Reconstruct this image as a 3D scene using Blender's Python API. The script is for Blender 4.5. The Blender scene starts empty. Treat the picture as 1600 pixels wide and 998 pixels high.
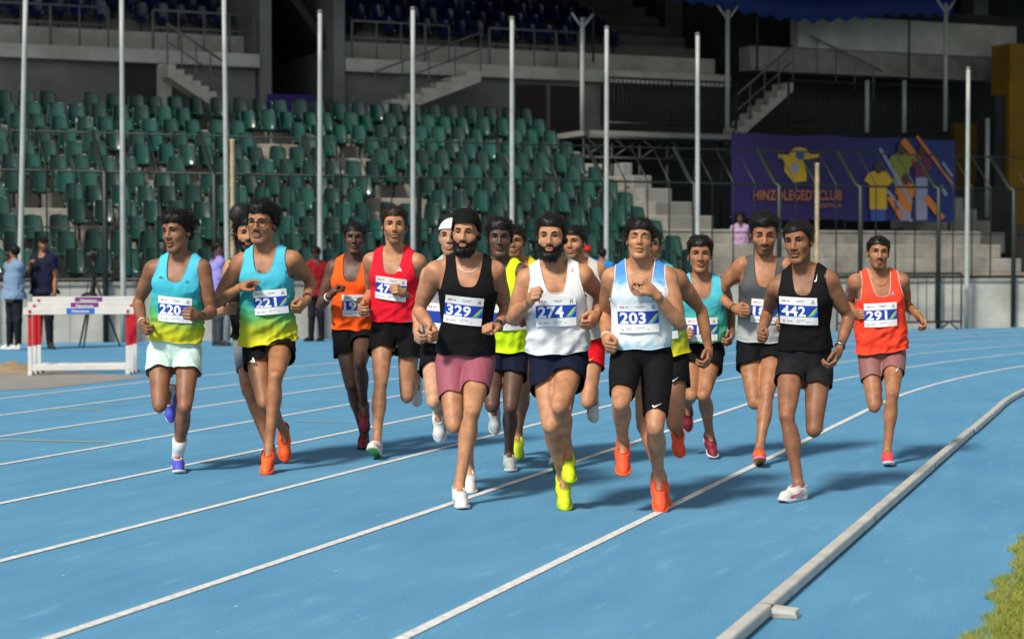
import bpy, bmesh, math, random
import numpy as np
from mathutils import Vector, Matrix

sc = bpy.context.scene
COL = sc.collection
rad = math.radians

# ------------------------------------------------------------------ camera
CAM = np.array([0.0, 0.0, 1.37])
FPX = 3000.0                      # focal length in pixels of a 1600 px wide frame
PITCH = math.atan(87.0 / FPX)
cam_d = bpy.data.cameras.new('camera')
cam = bpy.data.objects.new('camera', cam_d)
COL.objects.link(cam)
cam_d.sensor_width = 36.0
cam_d.lens = 36.0 * FPX / 1600.0
cam_d.clip_start = 0.1
cam_d.clip_end = 2000.0
cam.location = CAM
cam.rotation_euler = (math.pi / 2 - PITCH, 0, 0)
cam_d.dof.use_dof = True
cam_d.dof.focus_distance = 11.3
cam_d.dof.aperture_fstop = 3.2
sc.camera = cam

# ------------------------------------------------------------------ light
SUN_DIR = np.array([-0.50, -0.74, 0.86])          # towards the floodlight side
SUN_DIR = SUN_DIR / np.linalg.norm(SUN_DIR)
sun_el = math.asin(SUN_DIR[2])
sun_az = math.atan2(SUN_DIR[0], SUN_DIR[1])
world = bpy.data.worlds.new('World')
sc.world = world
world.use_nodes = True
wn = world.node_tree
wn.nodes.clear()
w_out = wn.nodes.new('ShaderNodeOutputWorld')
w_bg = wn.nodes.new('ShaderNodeBackground')
w_sky = wn.nodes.new('ShaderNodeTexSky')
w_hsv = wn.nodes.new('ShaderNodeHueSaturation')
w_sky.sky_type = 'NISHITA'
w_sky.sun_disc = False
w_sky.sun_elevation = sun_el
w_sky.sun_rotation = sun_az
w_hsv.inputs['Saturation'].default_value = 0.25
w_bg.inputs['Strength'].default_value = 0.082
wn.links.new(w_sky.outputs[0], w_hsv.inputs['Color'])
wn.links.new(w_hsv.outputs[0], w_bg.inputs['Color'])
wn.links.new(w_bg.outputs[0], w_out.inputs[0])
sun_d = bpy.data.lights.new('sun', 'SUN')
sun_d.energy = 3.4
sun_d.angle = rad(9.0)
sun_d.color = (1.0, 0.94, 0.84)
sun = bpy.data.objects.new('sun', sun_d)
COL.objects.link(sun)
sun.rotation_euler = Vector((-SUN_DIR)).to_track_quat('-Z', 'Y').to_euler()
sun.location = (0, 0, 30)
sc.view_settings.view_transform = 'Standard'
sc.view_settings.look = 'None'
sc.view_settings.gamma = 1.0
sc.view_settings.exposure = 0.52
sc.view_settings.use_curve_mapping = False
sc.cycles.use_denoising = True
sc.cycles.max_bounces = 6
sc.cycles.diffuse_bounces = 3
sc.cycles.glossy_bounces = 3
sc.cycles.transparent_max_bounces = 8

# ------------------------------------------------------------------ helpers
def ray(px, py):
    """direction of a pixel of the 1600 x 998 photograph"""
    cx = (px - 800.0) / FPX
    cy = -(py - 499.0) / FPX
    f = np.array([0, math.cos(PITCH), -math.sin(PITCH)])
    u = np.array([0, math.sin(PITCH), math.cos(PITCH)])
    return f + cx * np.array([1.0, 0, 0]) + cy * u

def at_depth(px, py, Y):
    d = ray(px, py)
    return CAM + d * (Y / d[1])

def on_ground(px, py, z=0.0):
    d = ray(px, py)
    return CAM + d * ((z - CAM[2]) / d[2])

def norm(v):
    v = np.asarray(v, float)
    return v / max(np.linalg.norm(v), 1e-9)

def lin(r, g, b):
    def f(c):
        c /= 255.0
        return c / 12.92 if c <= 0.04045 else ((c + 0.055) / 1.055) ** 2.4
    return (f(r), f(g), f(b), 1.0)

def smooth01(x, a, b):
    t = np.clip((x - a) / (b - a), 0, 1)
    return t * t * (3 - 2 * t)

def wob(P, seed, freq, octaves=2):
    """cheap smooth pseudo noise in -1..1 for arrays of points"""
    r = np.random.RandomState(seed)
    out = np.zeros(len(P))
    amp = 1.0
    tot = 0
    for o in range(octaves):
        acc = np.zeros(len(P))
        for q in range(4):
            d = r.normal(size=3)
            d /= np.linalg.norm(d)
            acc += np.sin(P @ d * freq * (0.7 + 0.6 * r.rand()) + r.rand() * 6.28)
        out += amp * acc / 2.6
        tot += amp
        amp *= 0.5
        freq *= 2.1
    return out / tot

# ------------------------------------------------------------------ materials
MATS = {}
def mat(name, col, rough=0.6, spec=0.4, metal=0.0, noise=0.0, nscale=30.0, bump=0.0, bscale=200.0, coords='Object', sheen=0.0, sss=0.0, col2=None, emit=0.0, coat=0.0):
    if name in MATS:
        return MATS[name]
    m = bpy.data.materials.new(name)
    m.use_nodes = True
    nt = m.node_tree
    b = nt.nodes['Principled BSDF']
    b.inputs['Base Color'].default_value = col
    b.inputs['Roughness'].default_value = rough
    b.inputs['Specular IOR Level'].default_value = spec
    b.inputs['Metallic'].default_value = metal
    if sheen:
        b.inputs['Sheen Weight'].default_value = sheen
    if coat:
        b.inputs['Coat Weight'].default_value = coat
        b.inputs['Coat Roughness'].default_value = 0.2
    if sss:
        b.inputs['Subsurface Weight'].default_value = sss
        b.inputs['Subsurface Radius'].default_value = (0.012, 0.005, 0.003)
        b.inputs['Subsurface Scale'].default_value = 1.0
    tc = nt.nodes.new('ShaderNodeTexCoord')
    if noise or col2:
        n = nt.nodes.new('ShaderNodeTexNoise')
        n.inputs['Scale'].default_value = nscale
        n.inputs['Detail'].default_value = 5
        n.inputs['Roughness'].default_value = 0.65
        nt.links.new(tc.outputs[coords], n.inputs['Vector'])
        mx = nt.nodes.new('ShaderNodeMix')
        mx.data_type = 'RGBA'
        c2 = col2 if col2 else tuple(c * (1 - noise) for c in col[:3]) + (1,)
        mx.inputs[6].default_value = col
        mx.inputs[7].default_value = c2
        rp = nt.nodes.new('ShaderNodeMapRange')
        rp.inputs[1].default_value = 0.35
        rp.inputs[2].default_value = 0.65
        nt.links.new(n.outputs['Fac'], rp.inputs[0])
        nt.links.new(rp.outputs[0], mx.inputs[0])
        nt.links.new(mx.outputs[2], b.inputs['Base Color'])
    if bump:
        n2 = nt.nodes.new('ShaderNodeTexNoise')
        n2.inputs['Scale'].default_value = bscale
        n2.inputs['Detail'].default_value = 3
        nt.links.new(tc.outputs[coords], n2.inputs['Vector'])
        bp = nt.nodes.new('ShaderNodeBump')
        bp.inputs['Strength'].default_value = bump
        bp.inputs['Distance'].default_value = 0.01
        nt.links.new(n2.outputs['Fac'], bp.inputs['Height'])
        nt.links.new(bp.outputs['Normal'], b.inputs['Normal'])
    MATS[name] = m
    return m

def ramp_mat(name, stops, rough=0.7, attr='tz', warp=0.0, nscale=8.0, bump=0.25, mottled=0.0):
    """cloth whose dye changes along the attribute tz"""
    if name in MATS:
        return MATS[name]
    m = mat(name, (1, 1, 1, 1), rough=rough, spec=0.25)
    nt = m.node_tree
    b = nt.nodes['Principled BSDF']
    a = nt.nodes.new('ShaderNodeAttribute')
    a.attribute_name = attr
    tc = nt.nodes.new('ShaderNodeTexCoord')
    n = nt.nodes.new('ShaderNodeTexNoise')
    n.inputs['Scale'].default_value = nscale
    n.inputs['Detail'].default_value = 4
    nt.links.new(tc.outputs['Object'], n.inputs['Vector'])
    mul = nt.nodes.new('ShaderNodeMath')
    mul.operation = 'MULTIPLY_ADD'
    mul.inputs[1].default_value = warp
    nt.links.new(n.outputs['Fac'], mul.inputs[0])
    nt.links.new(a.outputs['Fac'], mul.inputs[2])
    rp = nt.nodes.new('ShaderNodeValToRGB')
    el = rp.color_ramp.elements
    el[0].position, el[0].color = stops[0]
    el[1].position, el[1].color = stops[-1]
    for p, c in stops[1:-1]:
        e = el.new(p)
        e.color = c
    sb = nt.nodes.new('ShaderNodeMath')
    sb.operation = 'SUBTRACT'
    sb.inputs[1].default_value = warp * .5
    nt.links.new(mul.outputs[0], sb.inputs[0])
    nt.links.new(sb.outputs[0], rp.inputs[0])
    nt.links.new(rp.outputs[0], b.inputs['Base Color'])
    n2 = nt.nodes.new('ShaderNodeTexNoise')
    n2.inputs['Scale'].default_value = 45
    n2.inputs['Detail'].default_value = 4
    nt.links.new(tc.outputs['Object'], n2.inputs['Vector'])
    bp = nt.nodes.new('ShaderNodeBump')
    bp.inputs['Strength'].default_value = bump
    bp.inputs['Distance'].default_value = 0.01
    nt.links.new(n2.outputs['Fac'], bp.inputs['Height'])
    nt.links.new(bp.outputs['Normal'], b.inputs['Normal'])
    return m

def skin_mat(name, col, hair=(0.012, 0.009, 0.008, 1)):
    if name in MATS:
        return MATS[name]
    m = mat(name, col, rough=0.42, spec=0.42, sss=0.08)
    nt = m.node_tree
    b = nt.nodes['Principled BSDF']
    tc = nt.nodes.new('ShaderNodeTexCoord')
    n = nt.nodes.new('ShaderNodeTexNoise')
    n.inputs['Scale'].default_value = 16
    n.inputs['Detail'].default_value = 5
    nt.links.new(tc.outputs['Object'], n.inputs['Vector'])
    r1 = nt.nodes.new('ShaderNodeValToRGB')
    r1.color_ramp.elements[0].position = 0.3
    r1.color_ramp.elements[1].position = 0.7
    r1.color_ramp.elements[0].color = (col[0] * .70, col[1] * .66, col[2] * .64, 1)
    r1.color_ramp.elements[1].color = (min(1, col[0] * 1.22), col[1] * 1.2, col[2] * 1.16, 1)
    nt.links.new(n.outputs['Fac'], r1.inputs[0])
    def layer(src, attr, c, k):
        a = nt.nodes.new('ShaderNodeAttribute')
        a.attribute_name = attr
        mu = nt.nodes.new('ShaderNodeMath')
        mu.operation = 'MULTIPLY'
        mu.inputs[1].default_value = k
        nt.links.new(a.outputs['Fac'], mu.inputs[0])
        mx = nt.nodes.new('ShaderNodeMix')
        mx.data_type = 'RGBA'
        mx.inputs[7].default_value = c
        nt.links.new(mu.outputs[0], mx.inputs[0])
        nt.links.new(src, mx.inputs[6])
        return mx.outputs[2]
    c1 = layer(r1.outputs[0], 'lip', (col[0] * .66 + .01, col[1] * .46, col[2] * .50, 1), 0.75)
    c2 = layer(c1, 'stubble', hair, 0.9)
    nt.links.new(c2, b.inputs['Base Color'])
    n2 = nt.nodes.new('ShaderNodeTexNoise')
    n2.inputs['Scale'].default_value = 9
    nt.links.new(tc.outputs['Object'], n2.inputs['Vector'])
    mr = nt.nodes.new('ShaderNodeMapRange')
    mr.inputs[3].default_value = 0.40
    mr.inputs[4].default_value = 0.68
    nt.links.new(n2.outputs['Fac'], mr.inputs[0])
    nt.links.new(mr.outputs[0], b.inputs['Roughness'])
    n3 = nt.nodes.new('ShaderNodeTexNoise')
    n3.inputs['Scale'].default_value = 320
    nt.links.new(tc.outputs['Object'], n3.inputs['Vector'])
    bp = nt.nodes.new('ShaderNodeBump')
    bp.inputs['Strength'].default_value = 0.12
    bp.inputs['Distance'].default_value = 0.003
    nt.links.new(n3.outputs['Fac'], bp.inputs['Height'])
    nt.links.new(bp.outputs['Normal'], b.inputs['Normal'])
    return m

# ------------------------------------------------------------------ mesh helpers
def new_obj(name, V, F, mats, parent=None, smooth=True, fmat=None, attrs=None):
    me = bpy.data.meshes.new(name)
    V = np.asarray(V, float)
    if isinstance(F, np.ndarray):
        F = F.tolist()
    me.from_pydata(V.tolist(), [], F)
    if not isinstance(mats, (list, tuple)):
        mats = [mats]
    for m in mats:
        me.materials.append(m)
    n = len(me.polygons)
    if smooth:
        me.polygons.foreach_set('use_smooth', np.ones(n, bool))
    if fmat is not None:
        me.polygons.foreach_set('material_index', np.asarray(fmat, np.int32))
    for k, v in (attrs or {}).items():
        at = me.attributes.new(k, 'FLOAT', 'POINT')
        at.data.foreach_set('value', np.asarray(v, np.float32))
    me.update()
    o = bpy.data.objects.new(name, me)
    COL.objects.link(o)
    if parent is not None:
        o.parent = parent
        o.matrix_parent_inverse = parent.matrix_world.inverted() if parent.type != 'EMPTY' else Matrix.Translation(-parent.location)
    return o

def tag(o, label=None, cat=None, group=None, kind=None):
    if label: o['label'] = label
    if cat: o['category'] = cat
    if group: o['group'] = group
    if kind: o['kind'] = kind
    return o

def empty(name, loc, label=None, cat=None, group=None):
    o = bpy.data.objects.new(name, None)
    o.empty_display_size = 0.1
    COL.objects.link(o)
    o.location = [float(x) for x in loc]
    return tag(o, label, cat, group)

class MB:
    """collects boxes, tubes and prisms into one mesh"""
    def __init__(s):
        s.V, s.F, s.M = [], [], []
    def add(s, V, F, m=0):
        n = len(s.V)
        s.V += [tuple(map(float, v)) for v in V]
        s.F += [tuple(i + n for i in f) for f in F]
        s.M += [m] * len(F)
        return s
    def box(s, x0, x1, y0, y1, z0, z1, T=None, m=0):
        c = [(x, y, z) for z in (z0, z1) for x, y in ((x0, y0), (x1, y0), (x1, y1), (x0, y1))]
        if T: c = [T(*p) for p in c]
        f = [(0, 3, 2, 1), (4, 5, 6, 7), (0, 1, 5, 4), (1, 2, 6, 5), (2, 3, 7, 6), (3, 0, 4, 7)]
        return s.add(c, f, m)
    def hexa(s, c, m=0):
        f = [(0, 3, 2, 1), (4, 5, 6, 7), (0, 1, 5, 4), (1, 2, 6, 5), (2, 3, 7, 6), (3, 0, 4, 7)]
        return s.add(c, f, m)
    def tube(s, pts, r, n=8, m=0, closed=False):
        pts = [np.asarray(p, float) for p in pts]
        rs = r if isinstance(r, (list, tuple, np.ndarray)) else [r] * len(pts)
        V, F = [], []
        K = len(pts)
        up = np.array([0.03, 0.02, 1.0])
        for i, p in enumerate(pts):
            if closed:
                t = norm(pts[(i + 1) % K] - pts[i - 1])
            else:
                t = norm(pts[min(i + 1, K - 1)] - pts[max(i - 1, 0)])
            a = np.cross(t, up)
            if np.linalg.norm(a) < 0.05:
                a = np.cross(t, np.array([1.0, 0, 0]))
            a = norm(a)
            b = np.cross(t, a)
            for q in range(n):
                an = 2 * math.pi * q / n
                V.append(p + rs[i] * (math.cos(an) * a + math.sin(an) * b))
        R = K if closed else K - 1
        for i in range(R):
            j = (i + 1) % K
            for q in range(n):
                w = (q + 1) % n
                F.append((i * n + q, j * n + q, j * n + w, i * n + w))
        if not closed:
            F.append(tuple(range(n)))
            F.append(tuple(reversed(range((K - 1) * n, K * n))))
        return s.add(V, F, m)
    def build(s, name, mats, parent=None, smooth=False):
        o = new_obj(name, s.V, s.F, mats, parent, smooth, s.M)
        return o

def recalc(o):
    bm = bmesh.new()
    bm.from_mesh(o.data)
    bmesh.ops.recalc_face_normals(bm, faces=bm.faces)
    bm.to_mesh(o.data)
    bm.free()
    return o

def bevel(o, w=0.01, seg=2, ang=40):
    md = o.modifiers.new('bevel', 'BEVEL')
    md.width = w
    md.segments = seg
    md.limit_method = 'ANGLE'
    md.angle_limit = rad(ang)
    return o

# ------------------------------------------------------------------ distance fields
def p_rc(a, b, ra, rb, k=0.02, bul=0.0, be=1.0):
    return dict(t='rc', a=np.asarray(a, float), b=np.asarray(b, float), ra=ra, rb=rb, k=k, bul=bul, be=be)
def p_el(c, rd, k=0.02, ax=None, sub=False):
    return dict(t='el', c=np.asarray(c, float), r=np.asarray(rd, float), ax=None if ax is None else np.asarray(ax, float), k=k, sub=sub)

def prim_eval(q, P):
    t = q['t']
    if t == 'rc':
        ba = q['b'] - q['a']
        l2 = max(ba @ ba, 1e-9)
        pa = P - q['a']
        h = np.clip(pa @ ba / l2, 0, 1)
        e = pa - h[..., None] * ba
        r = q['ra'] + (q['rb'] - q['ra']) * h
        if q['bul']:
            r = r + q['bul'] * np.sin(math.pi * h ** q['be'])
        return np.sqrt((e * e).sum(-1)) - r
    if t == 'el':
        p = P - q['c']
        if q['ax'] is not None:
            p = p @ q['ax'].T
        k0 = np.sqrt(((p / q['r']) ** 2).sum(-1))
        k1 = np.sqrt(((p / q['r'] ** 2) ** 2).sum(-1))
        return np.where(k1 > 1e-6, k0 * (k0 - 1.0) / np.maximum(k1, 1e-6), -q['r'].min())
    if t == 'loft':
        p = (P - q['o']) @ q['ax'].T
        z = p[..., 2]
        tw = np.interp(z, [0, q['zl']], [q['tw0'], q['tw1']])
        c, s = np.cos(tw), np.sin(tw)
        x = p[..., 0] * c + p[..., 1] * s
        y = -p[..., 0] * s + p[..., 1] * c
        a = np.interp(z, q['z'], q['aa']) + q['off']
        b = np.interp(z, q['z'], q['bb']) + q['off']
        y = y - np.interp(z, q['z'], q['cy'])
        n = q['n']
        g = ((np.abs(x) / a) ** n + (np.abs(y) / b) ** n) ** (1.0 / n)
        d = (g - 1) * np.minimum(a, b)
        return np.maximum(np.maximum(d, z - q['z'][-1]), q['z'][0] - z)
    raise ValueError(t)

def prim_bounds(q):
    if q['t'] == 'rc':
        r = max(q['ra'], q['rb']) + abs(q['bul'])
        return np.minimum(q['a'], q['b']) - r, np.maximum(q['a'], q['b']) + r
    if q['t'] == 'el':
        r = q['r'].max()
        return q['c'] - r, q['c'] + r
    R = max(max(q['aa']), max(q['bb'])) + q['off'] + 0.03
    e0 = q['o'] + q['ax'][2] * q['z'][0]
    e1 = q['o'] + q['ax'][2] * q['z'][-1]
    return np.minimum(e0, e1) - R, np.maximum(e0, e1) + R

def smin(a, b, k):
    h = np.maximum(k - np.abs(a - b), 0) / k
    return np.minimum(a, b) - h * h * k * 0.25

def sdf(prims, P):
    d = None
    for q in prims:
        e = prim_eval(q, P)
        if d is None:
            d = e
        elif q.get('sub'):
            d = -smin(-d, e, q['k'])
        else:
            d = smin(d, e, q['k'])
    return d

EDG = np.array([(0, 1), (2, 3), (4, 5), (6, 7), (0, 2), (1, 3), (4, 6), (5, 7), (0, 4), (1, 5), (2, 6), (3, 7)])
def polygonise(prims, h, off=0.0):
    """naive surface nets of a smooth union of shapes"""
    B = [prim_bounds(q) for q in prims if not q.get('sub')]
    lo = np.min([b[0] for b in B], 0) - 3 * h - off
    hi = np.max([b[1] for b in B], 0) + 3 * h + off
    N = np.ceil((hi - lo) / h).astype(int) + 1
    D = np.full(N, 1.0, np.float32)
    X = [lo[i] + h * np.arange(N[i]) for i in range(3)]
    for q in prims:
        b0, b1 = prim_bounds(q)
        pad = q['k'] + 2 * h + off
        i0 = np.clip(np.floor((b0 - pad - lo) / h).astype(int), 0, N)
        i1 = np.clip(np.ceil((b1 + pad - lo) / h).astype(int) + 1, 0, N)
        sl = tuple(slice(i0[i], i1[i]) for i in range(3))
        G = np.stack(np.meshgrid(*[X[i][sl[i]] for i in range(3)], indexing='ij'), -1)
        e = prim_eval(q, G).astype(np.float32)
        if q.get('sub'):
            D[sl] = -smin(-D[sl], e, q['k'])
        else:
            D[sl] = smin(D[sl], e, q['k'])
    D -= off
    D[np.abs(D) < 1e-7] = 1e-6
    ins = D < 0
    cs = [ins[a:a + N[0] - 1, b:b + N[1] - 1, c:c + N[2] - 1] for a in (0, 1) for b in (0, 1) for c in (0, 1)]
    cnt = sum(x.astype(np.int8) for x in cs)
    act = np.argwhere((cnt > 0) & (cnt < 8))
    idx = np.full(N - 1, -1, np.int64)
    idx[act[:, 0], act[:, 1], act[:, 2]] = np.arange(len(act))
    offs = np.array([(a, b, c) for a in (0, 1) for b in (0, 1) for c in (0, 1)])
    val = np.stack([D[act[:, 0] + o[0], act[:, 1] + o[1], act[:, 2] + o[2]] for o in offs], 1)
    pos = np.zeros((len(act), 3))
    num = np.zeros(len(act))
    for a, b in EDG:
        da, db = val[:, a], val[:, b]
        m = (da < 0) != (db < 0)
        t = np.where(m, da / np.where(m, da - db, 1), 0)
        pos += np.where(m[:, None], offs[a] + t[:, None] * (offs[b] - offs[a]), 0)
        num += m
    V = lo + h * (act + pos / num[:, None])
    Q = []
    for ax in range(3):
        a1, a2 = (ax + 1) % 3, (ax + 2) % 3
        s0 = [slice(None)] * 3
        s1 = [slice(None)] * 3
        s0[ax] = slice(0, -1)
        s1[ax] = slice(1, None)
        A, Bq = ins[tuple(s0)], ins[tuple(s1)]
        for flip, M in ((False, A & ~Bq), (True, ~A & Bq)):
            e = np.argwhere(M)
            c = []
            for d1, d2 in ((-1, -1), (0, -1), (0, 0), (-1, 0)):
                k = e.copy()
                k[:, a1] += d1
                k[:, a2] += d2
                c.append(idx[k[:, 0], k[:, 1], k[:, 2]])
            c = np.stack(c, 1)
            Q.append(c[:, ::-1] if flip else c)
    return V, np.concatenate(Q)

def relax(V, Q, it=2, f=0.5):
    for _ in range(it):
        S = np.zeros_like(V)
        n = np.zeros(len(V))
        K = Q.shape[1]
        for i in range(K):
            for j in (1, K - 1):
                np.add.at(S, Q[:, i], V[Q[:, (i + j) % K]])
                np.add.at(n, Q[:, i], 1)
        n = np.maximum(n, 1)
        V = V + f * (S / n[:, None] - V)
    return V

def vnormals(V, Q):
    e = np.cross(V[Q[:, 2]] - V[Q[:, 0]], V[Q[:, -1]] - V[Q[:, 1]])
    N = np.zeros_like(V)
    for i in range(Q.shape[1]):
        np.add.at(N, Q[:, i], e)
    return N / np.maximum(np.linalg.norm(N, axis=1), 1e-12)[:, None]

def clip(V, T, fn):
    """cut a mesh along fn = 0, keep fn > 0, clean edges"""
    if T.shape[1] == 4:
        T = np.concatenate([T[:, [0, 1, 2]], T[:, [0, 2, 3]]])
    c = fn(V)
    c = np.where(np.abs(c) < 1e-9, 1e-9, c)
    k = c > 0
    kt = k[T]
    n = kt.sum(1)
    out = [T[n == 3]]
    newV = []
    ek = {}
    base = len(V)
    def ev(a, b):
        key = (a, b) if a < b else (b, a)
        if key not in ek:
            ek[key] = base + len(newV)
            t = c[a] / (c[a] - c[b])
            newV.append(V[a] + t * (V[b] - V[a]))
        return ek[key]
    add = []
    for t, kk in zip(T[(n == 1)].tolist(), kt[n == 1]):
        i = int(np.argmax(kk))
        a, b, d = t[i], t[(i + 1) % 3], t[(i + 2) % 3]
        add.append((a, ev(a, b), ev(a, d)))
    for t, kk in zip(T[(n == 2)].tolist(), kt[n == 2]):
        i = int(np.argmin(kk))
        d, a, b = t[i], t[(i + 1) % 3], t[(i + 2) % 3]
        e1, e2 = ev(b, d), ev(a, d)
        add.append((a, b, e1))
        add.append((a, e1, e2))
    if add:
        out.append(np.array(add))
    T = np.concatenate(out)
    if newV:
        V = np.concatenate([V, np.array(newV)])
    used = np.unique(T)
    mp = np.full(len(V), -1)
    mp[used] = np.arange(len(used))
    return V[used], mp[T]

# ------------------------------------------------------------------ ground, track, kerb
TH = math.atan(1020.0 / FPX)                       # the straight runs at this angle to the view
E_T = np.array([math.sin(TH), math.cos(TH), 0])    # along the lanes
E_L = np.array([math.cos(TH), -math.sin(TH), 0])   # across, towards the infield
KERB_L = -1.49                                     # lateral place of the kerb's outer edge
T0, RK = 18.6, 36.5                                # the bend starts here, kerb radius
def trk(lat, t, z=0.0):
    """lat across, t along; past T0 the lanes bend to the right"""
    if t <= T0:
        p = E_L * lat + E_T * t
    else:
        Rr = RK + (KERB_L - lat)
        a = (t - T0) / RK
        c = E_L * (KERB_L + RK) + E_T * T0
        p = c + Rr * (-E_L * math.cos(a) + E_T * math.sin(a))
    return (p[0], p[1], z)

def ground_mat():
    m = mat('track_rubber', lin(58, 128, 190), rough=.82, spec=.25)
    nt = m.node_tree
    b = nt.nodes['Principled BSDF']
    tc = nt.nodes.new('ShaderNodeTexCoord')
    big = nt.nodes.new('ShaderNodeTexNoise')
    big.inputs['Scale'].default_value = .55
    big.inputs['Detail'].default_value = 6
    fine = nt.nodes.new('ShaderNodeTexNoise')
    fine.inputs['Scale'].default_value = 120
    fine.inputs['Detail'].default_value = 4
    mp = nt.nodes.new('ShaderNodeMapping')
    mp.vector_type = 'TEXTURE'
    mp.inputs['Rotation'].default_value = (0, 0, math.pi / 2 - TH)
    mp.inputs['Scale'].default_value = (2.6, .5, 1)
    st = nt.nodes.new('ShaderNodeTexNoise')
    st.inputs['Scale'].default_value = 2.4
    st.inputs['Detail'].default_value = 7
    nt.links.new(tc.outputs['Object'], mp.inputs[0])
    nt.links.new(mp.outputs[0], st.inputs['Vector'])
    for n in (big, fine):
        nt.links.new(tc.outputs['Object'], n.inputs['Vector'])
    r = nt.nodes.new('ShaderNodeValToRGB')
    e = r.color_ramp.elements
    e[0].position, e[0].color = .25, lin(76, 134, 172)
    e[1].position, e[1].color = .75, lin(100, 158, 190)
    ad = nt.nodes.new('ShaderNodeMath')
    ad.operation = 'MULTIPLY_ADD'
    ad.inputs[1].default_value = .5
    hv = nt.nodes.new('ShaderNodeMath')
    hv.operation = 'MULTIPLY'
    hv.inputs[1].default_value = .5
    nt.links.new(big.outputs['Fac'], hv.inputs[0])
    nt.links.new(st.outputs['Fac'], ad.inputs[0])
    nt.links.new(hv.outputs[0], ad.inputs[2])
    nt.links.new(ad.outputs[0], r.inputs[0])
    mx = nt.nodes.new('ShaderNodeMix')
    mx.data_type = 'RGBA'
    mx.blend_type = 'MULTIPLY'
    mx.inputs[0].default_value = .8
    fr = nt.nodes.new('ShaderNodeValToRGB')
    fr.color_ramp.elements[0].position, fr.color_ramp.elements[0].color = .3, (.45, .5, .55, 1)
    fr.color_ramp.elements[1].position, fr.color_ramp.elements[1].color = .62, (1, 1, 1, 1)
    nt.links.new(fine.outputs['Fac'], fr.inputs[0])
    nt.links.new(r.outputs[0], mx.inputs[6])
    nt.links.new(fr.outputs[0], mx.inputs[7])
    # pale scuffs
    sc_ = nt.nodes.new('ShaderNodeTexNoise')
    sc_.inputs['Scale'].default_value = 4.5
    sc_.inputs['Detail'].default_value = 9
    nt.links.new(mp.outputs[0], sc_.inputs['Vector'])
    sr = nt.nodes.new('ShaderNodeMapRange')
    sr.inputs[1].default_value, sr.inputs[2].default_value = .60, .72
    sr.inputs[4].default_value = .35
    nt.links.new(sc_.outputs['Fac'], sr.inputs[0])
    m2 = nt.nodes.new('ShaderNodeMix')
    m2.data_type = 'RGBA'
    m2.inputs[7].default_value = lin(120, 165, 190)
    nt.links.new(sr.outputs[0], m2.inputs[0])
    nt.links.new(mx.outputs[2], m2.inputs[6])
    nt.links.new(m2.outputs[2], b.inputs['Base Color'])
    bp = nt.nodes.new('ShaderNodeBump')
    bp.inputs['Strength'].default_value = .55
    bp.inputs['Distance'].default_value = .004
    nt.links.new(fine.outputs['Fac'], bp.inputs['Height'])
    nt.links.new(bp.outputs['Normal'], b.inputs['Normal'])
    return m
M_TRACK = ground_mat()
M_LINE = mat('line_paint', (0.74, 0.75, 0.73, 1), rough=.7, noise=.38, nscale=26, bump=.3, bscale=160)
M_EARTH = mat('earth', (0.10, 0.10, 0.085, 1), rough=.95, noise=.3, nscale=.8)
mb = MB()
mb.add([(-400, -400, -.012), (400, -400, -.012), (400, 400, -.012), (-400, 400, -.012)], [(0, 1, 2, 3)])
tag(mb.build('ground', M_EARTH), kind='structure')
ts = [-14, -8, -2, 4, 10] + [T0 + .9 * i for i in range(-2, 70)]
mb = MB()
V = []
for t in ts:
    V += [trk(-26 if t < 40 else -22, t), trk(KERB_L + .90, t)]
mb.add(V, [(2 * i, 2 * i + 1, 2 * i + 3, 2 * i + 2) for i in range(len(ts) - 1)])
track = tag(mb.build('running_track', M_TRACK), kind='structure')
for i in range(8):
    lat = KERB_L - 1.14 - 1.22 * i
    mb = MB()
    V = []
    for t in ts:
        V += [trk(lat - .026, t, .004), trk(lat + .026, t, .004)]
    mb.add(V, [(2 * j, 2 * j + 1, 2 * j + 3, 2 * j + 2) for j in range(len(ts) - 1)])
    mb.build('lane_line', M_LINE, track)
# short cross marks painted across some lanes
M_PALE = mat('mark_paint', lin(150, 190, 205), rough=.8, noise=.3, nscale=12)
M_YELM = mat('mark_paint_yellow', lin(190, 195, 120), rough=.8, noise=.3, nscale=12)
for (xa, ya), (xb, yb), m in (((150, 632), (213, 633), M_PALE), ((74, 639), (165, 641), M_YELM), ((0, 687), (172, 691), M_YELM), ((460, 658), (565, 660), M_PALE), ((500, 612), (560, 613), M_PALE), ((84, 650), (104, 650), M_PALE)):
    a, b = on_ground(xa, ya), on_ground(xb, yb)
    w = .02
    mb = MB()
    mb.add([(a[0], a[1] - w, .0045), (b[0], b[1] - w, .0045), (b[0], b[1] + w, .0045), (a[0], a[1] + w, .0045)], [(0, 1, 2, 3)])
    mb.build('painted_mark', m, track)
# litter flecks on the rubber
M_FLECK = mat('fleck', (0.6, 0.62, 0.6, 1), rough=.8)
rs = np.random.RandomState(4)
mb = MB()
for i in range(150):
    p = trk(rs.uniform(-9, 0), rs.uniform(5, 20), .003)
    r = rs.uniform(.003, .009)
    a0 = rs.rand() * 6
    mb.add([(p[0] + r * math.cos(a0 + q) * rs.uniform(.5, 1.3), p[1] + r * math.sin(a0 + q) * rs.uniform(.5, 1.3), .006) for q in (0, 1.2, 2.6, 4.0, 5.1)], [(0, 1, 2, 3, 4)])
tag(mb.build('fleck_litter', M_FLECK), 'tiny pale specks scattered over the blue track', 'litter', kind='stuff')

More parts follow.
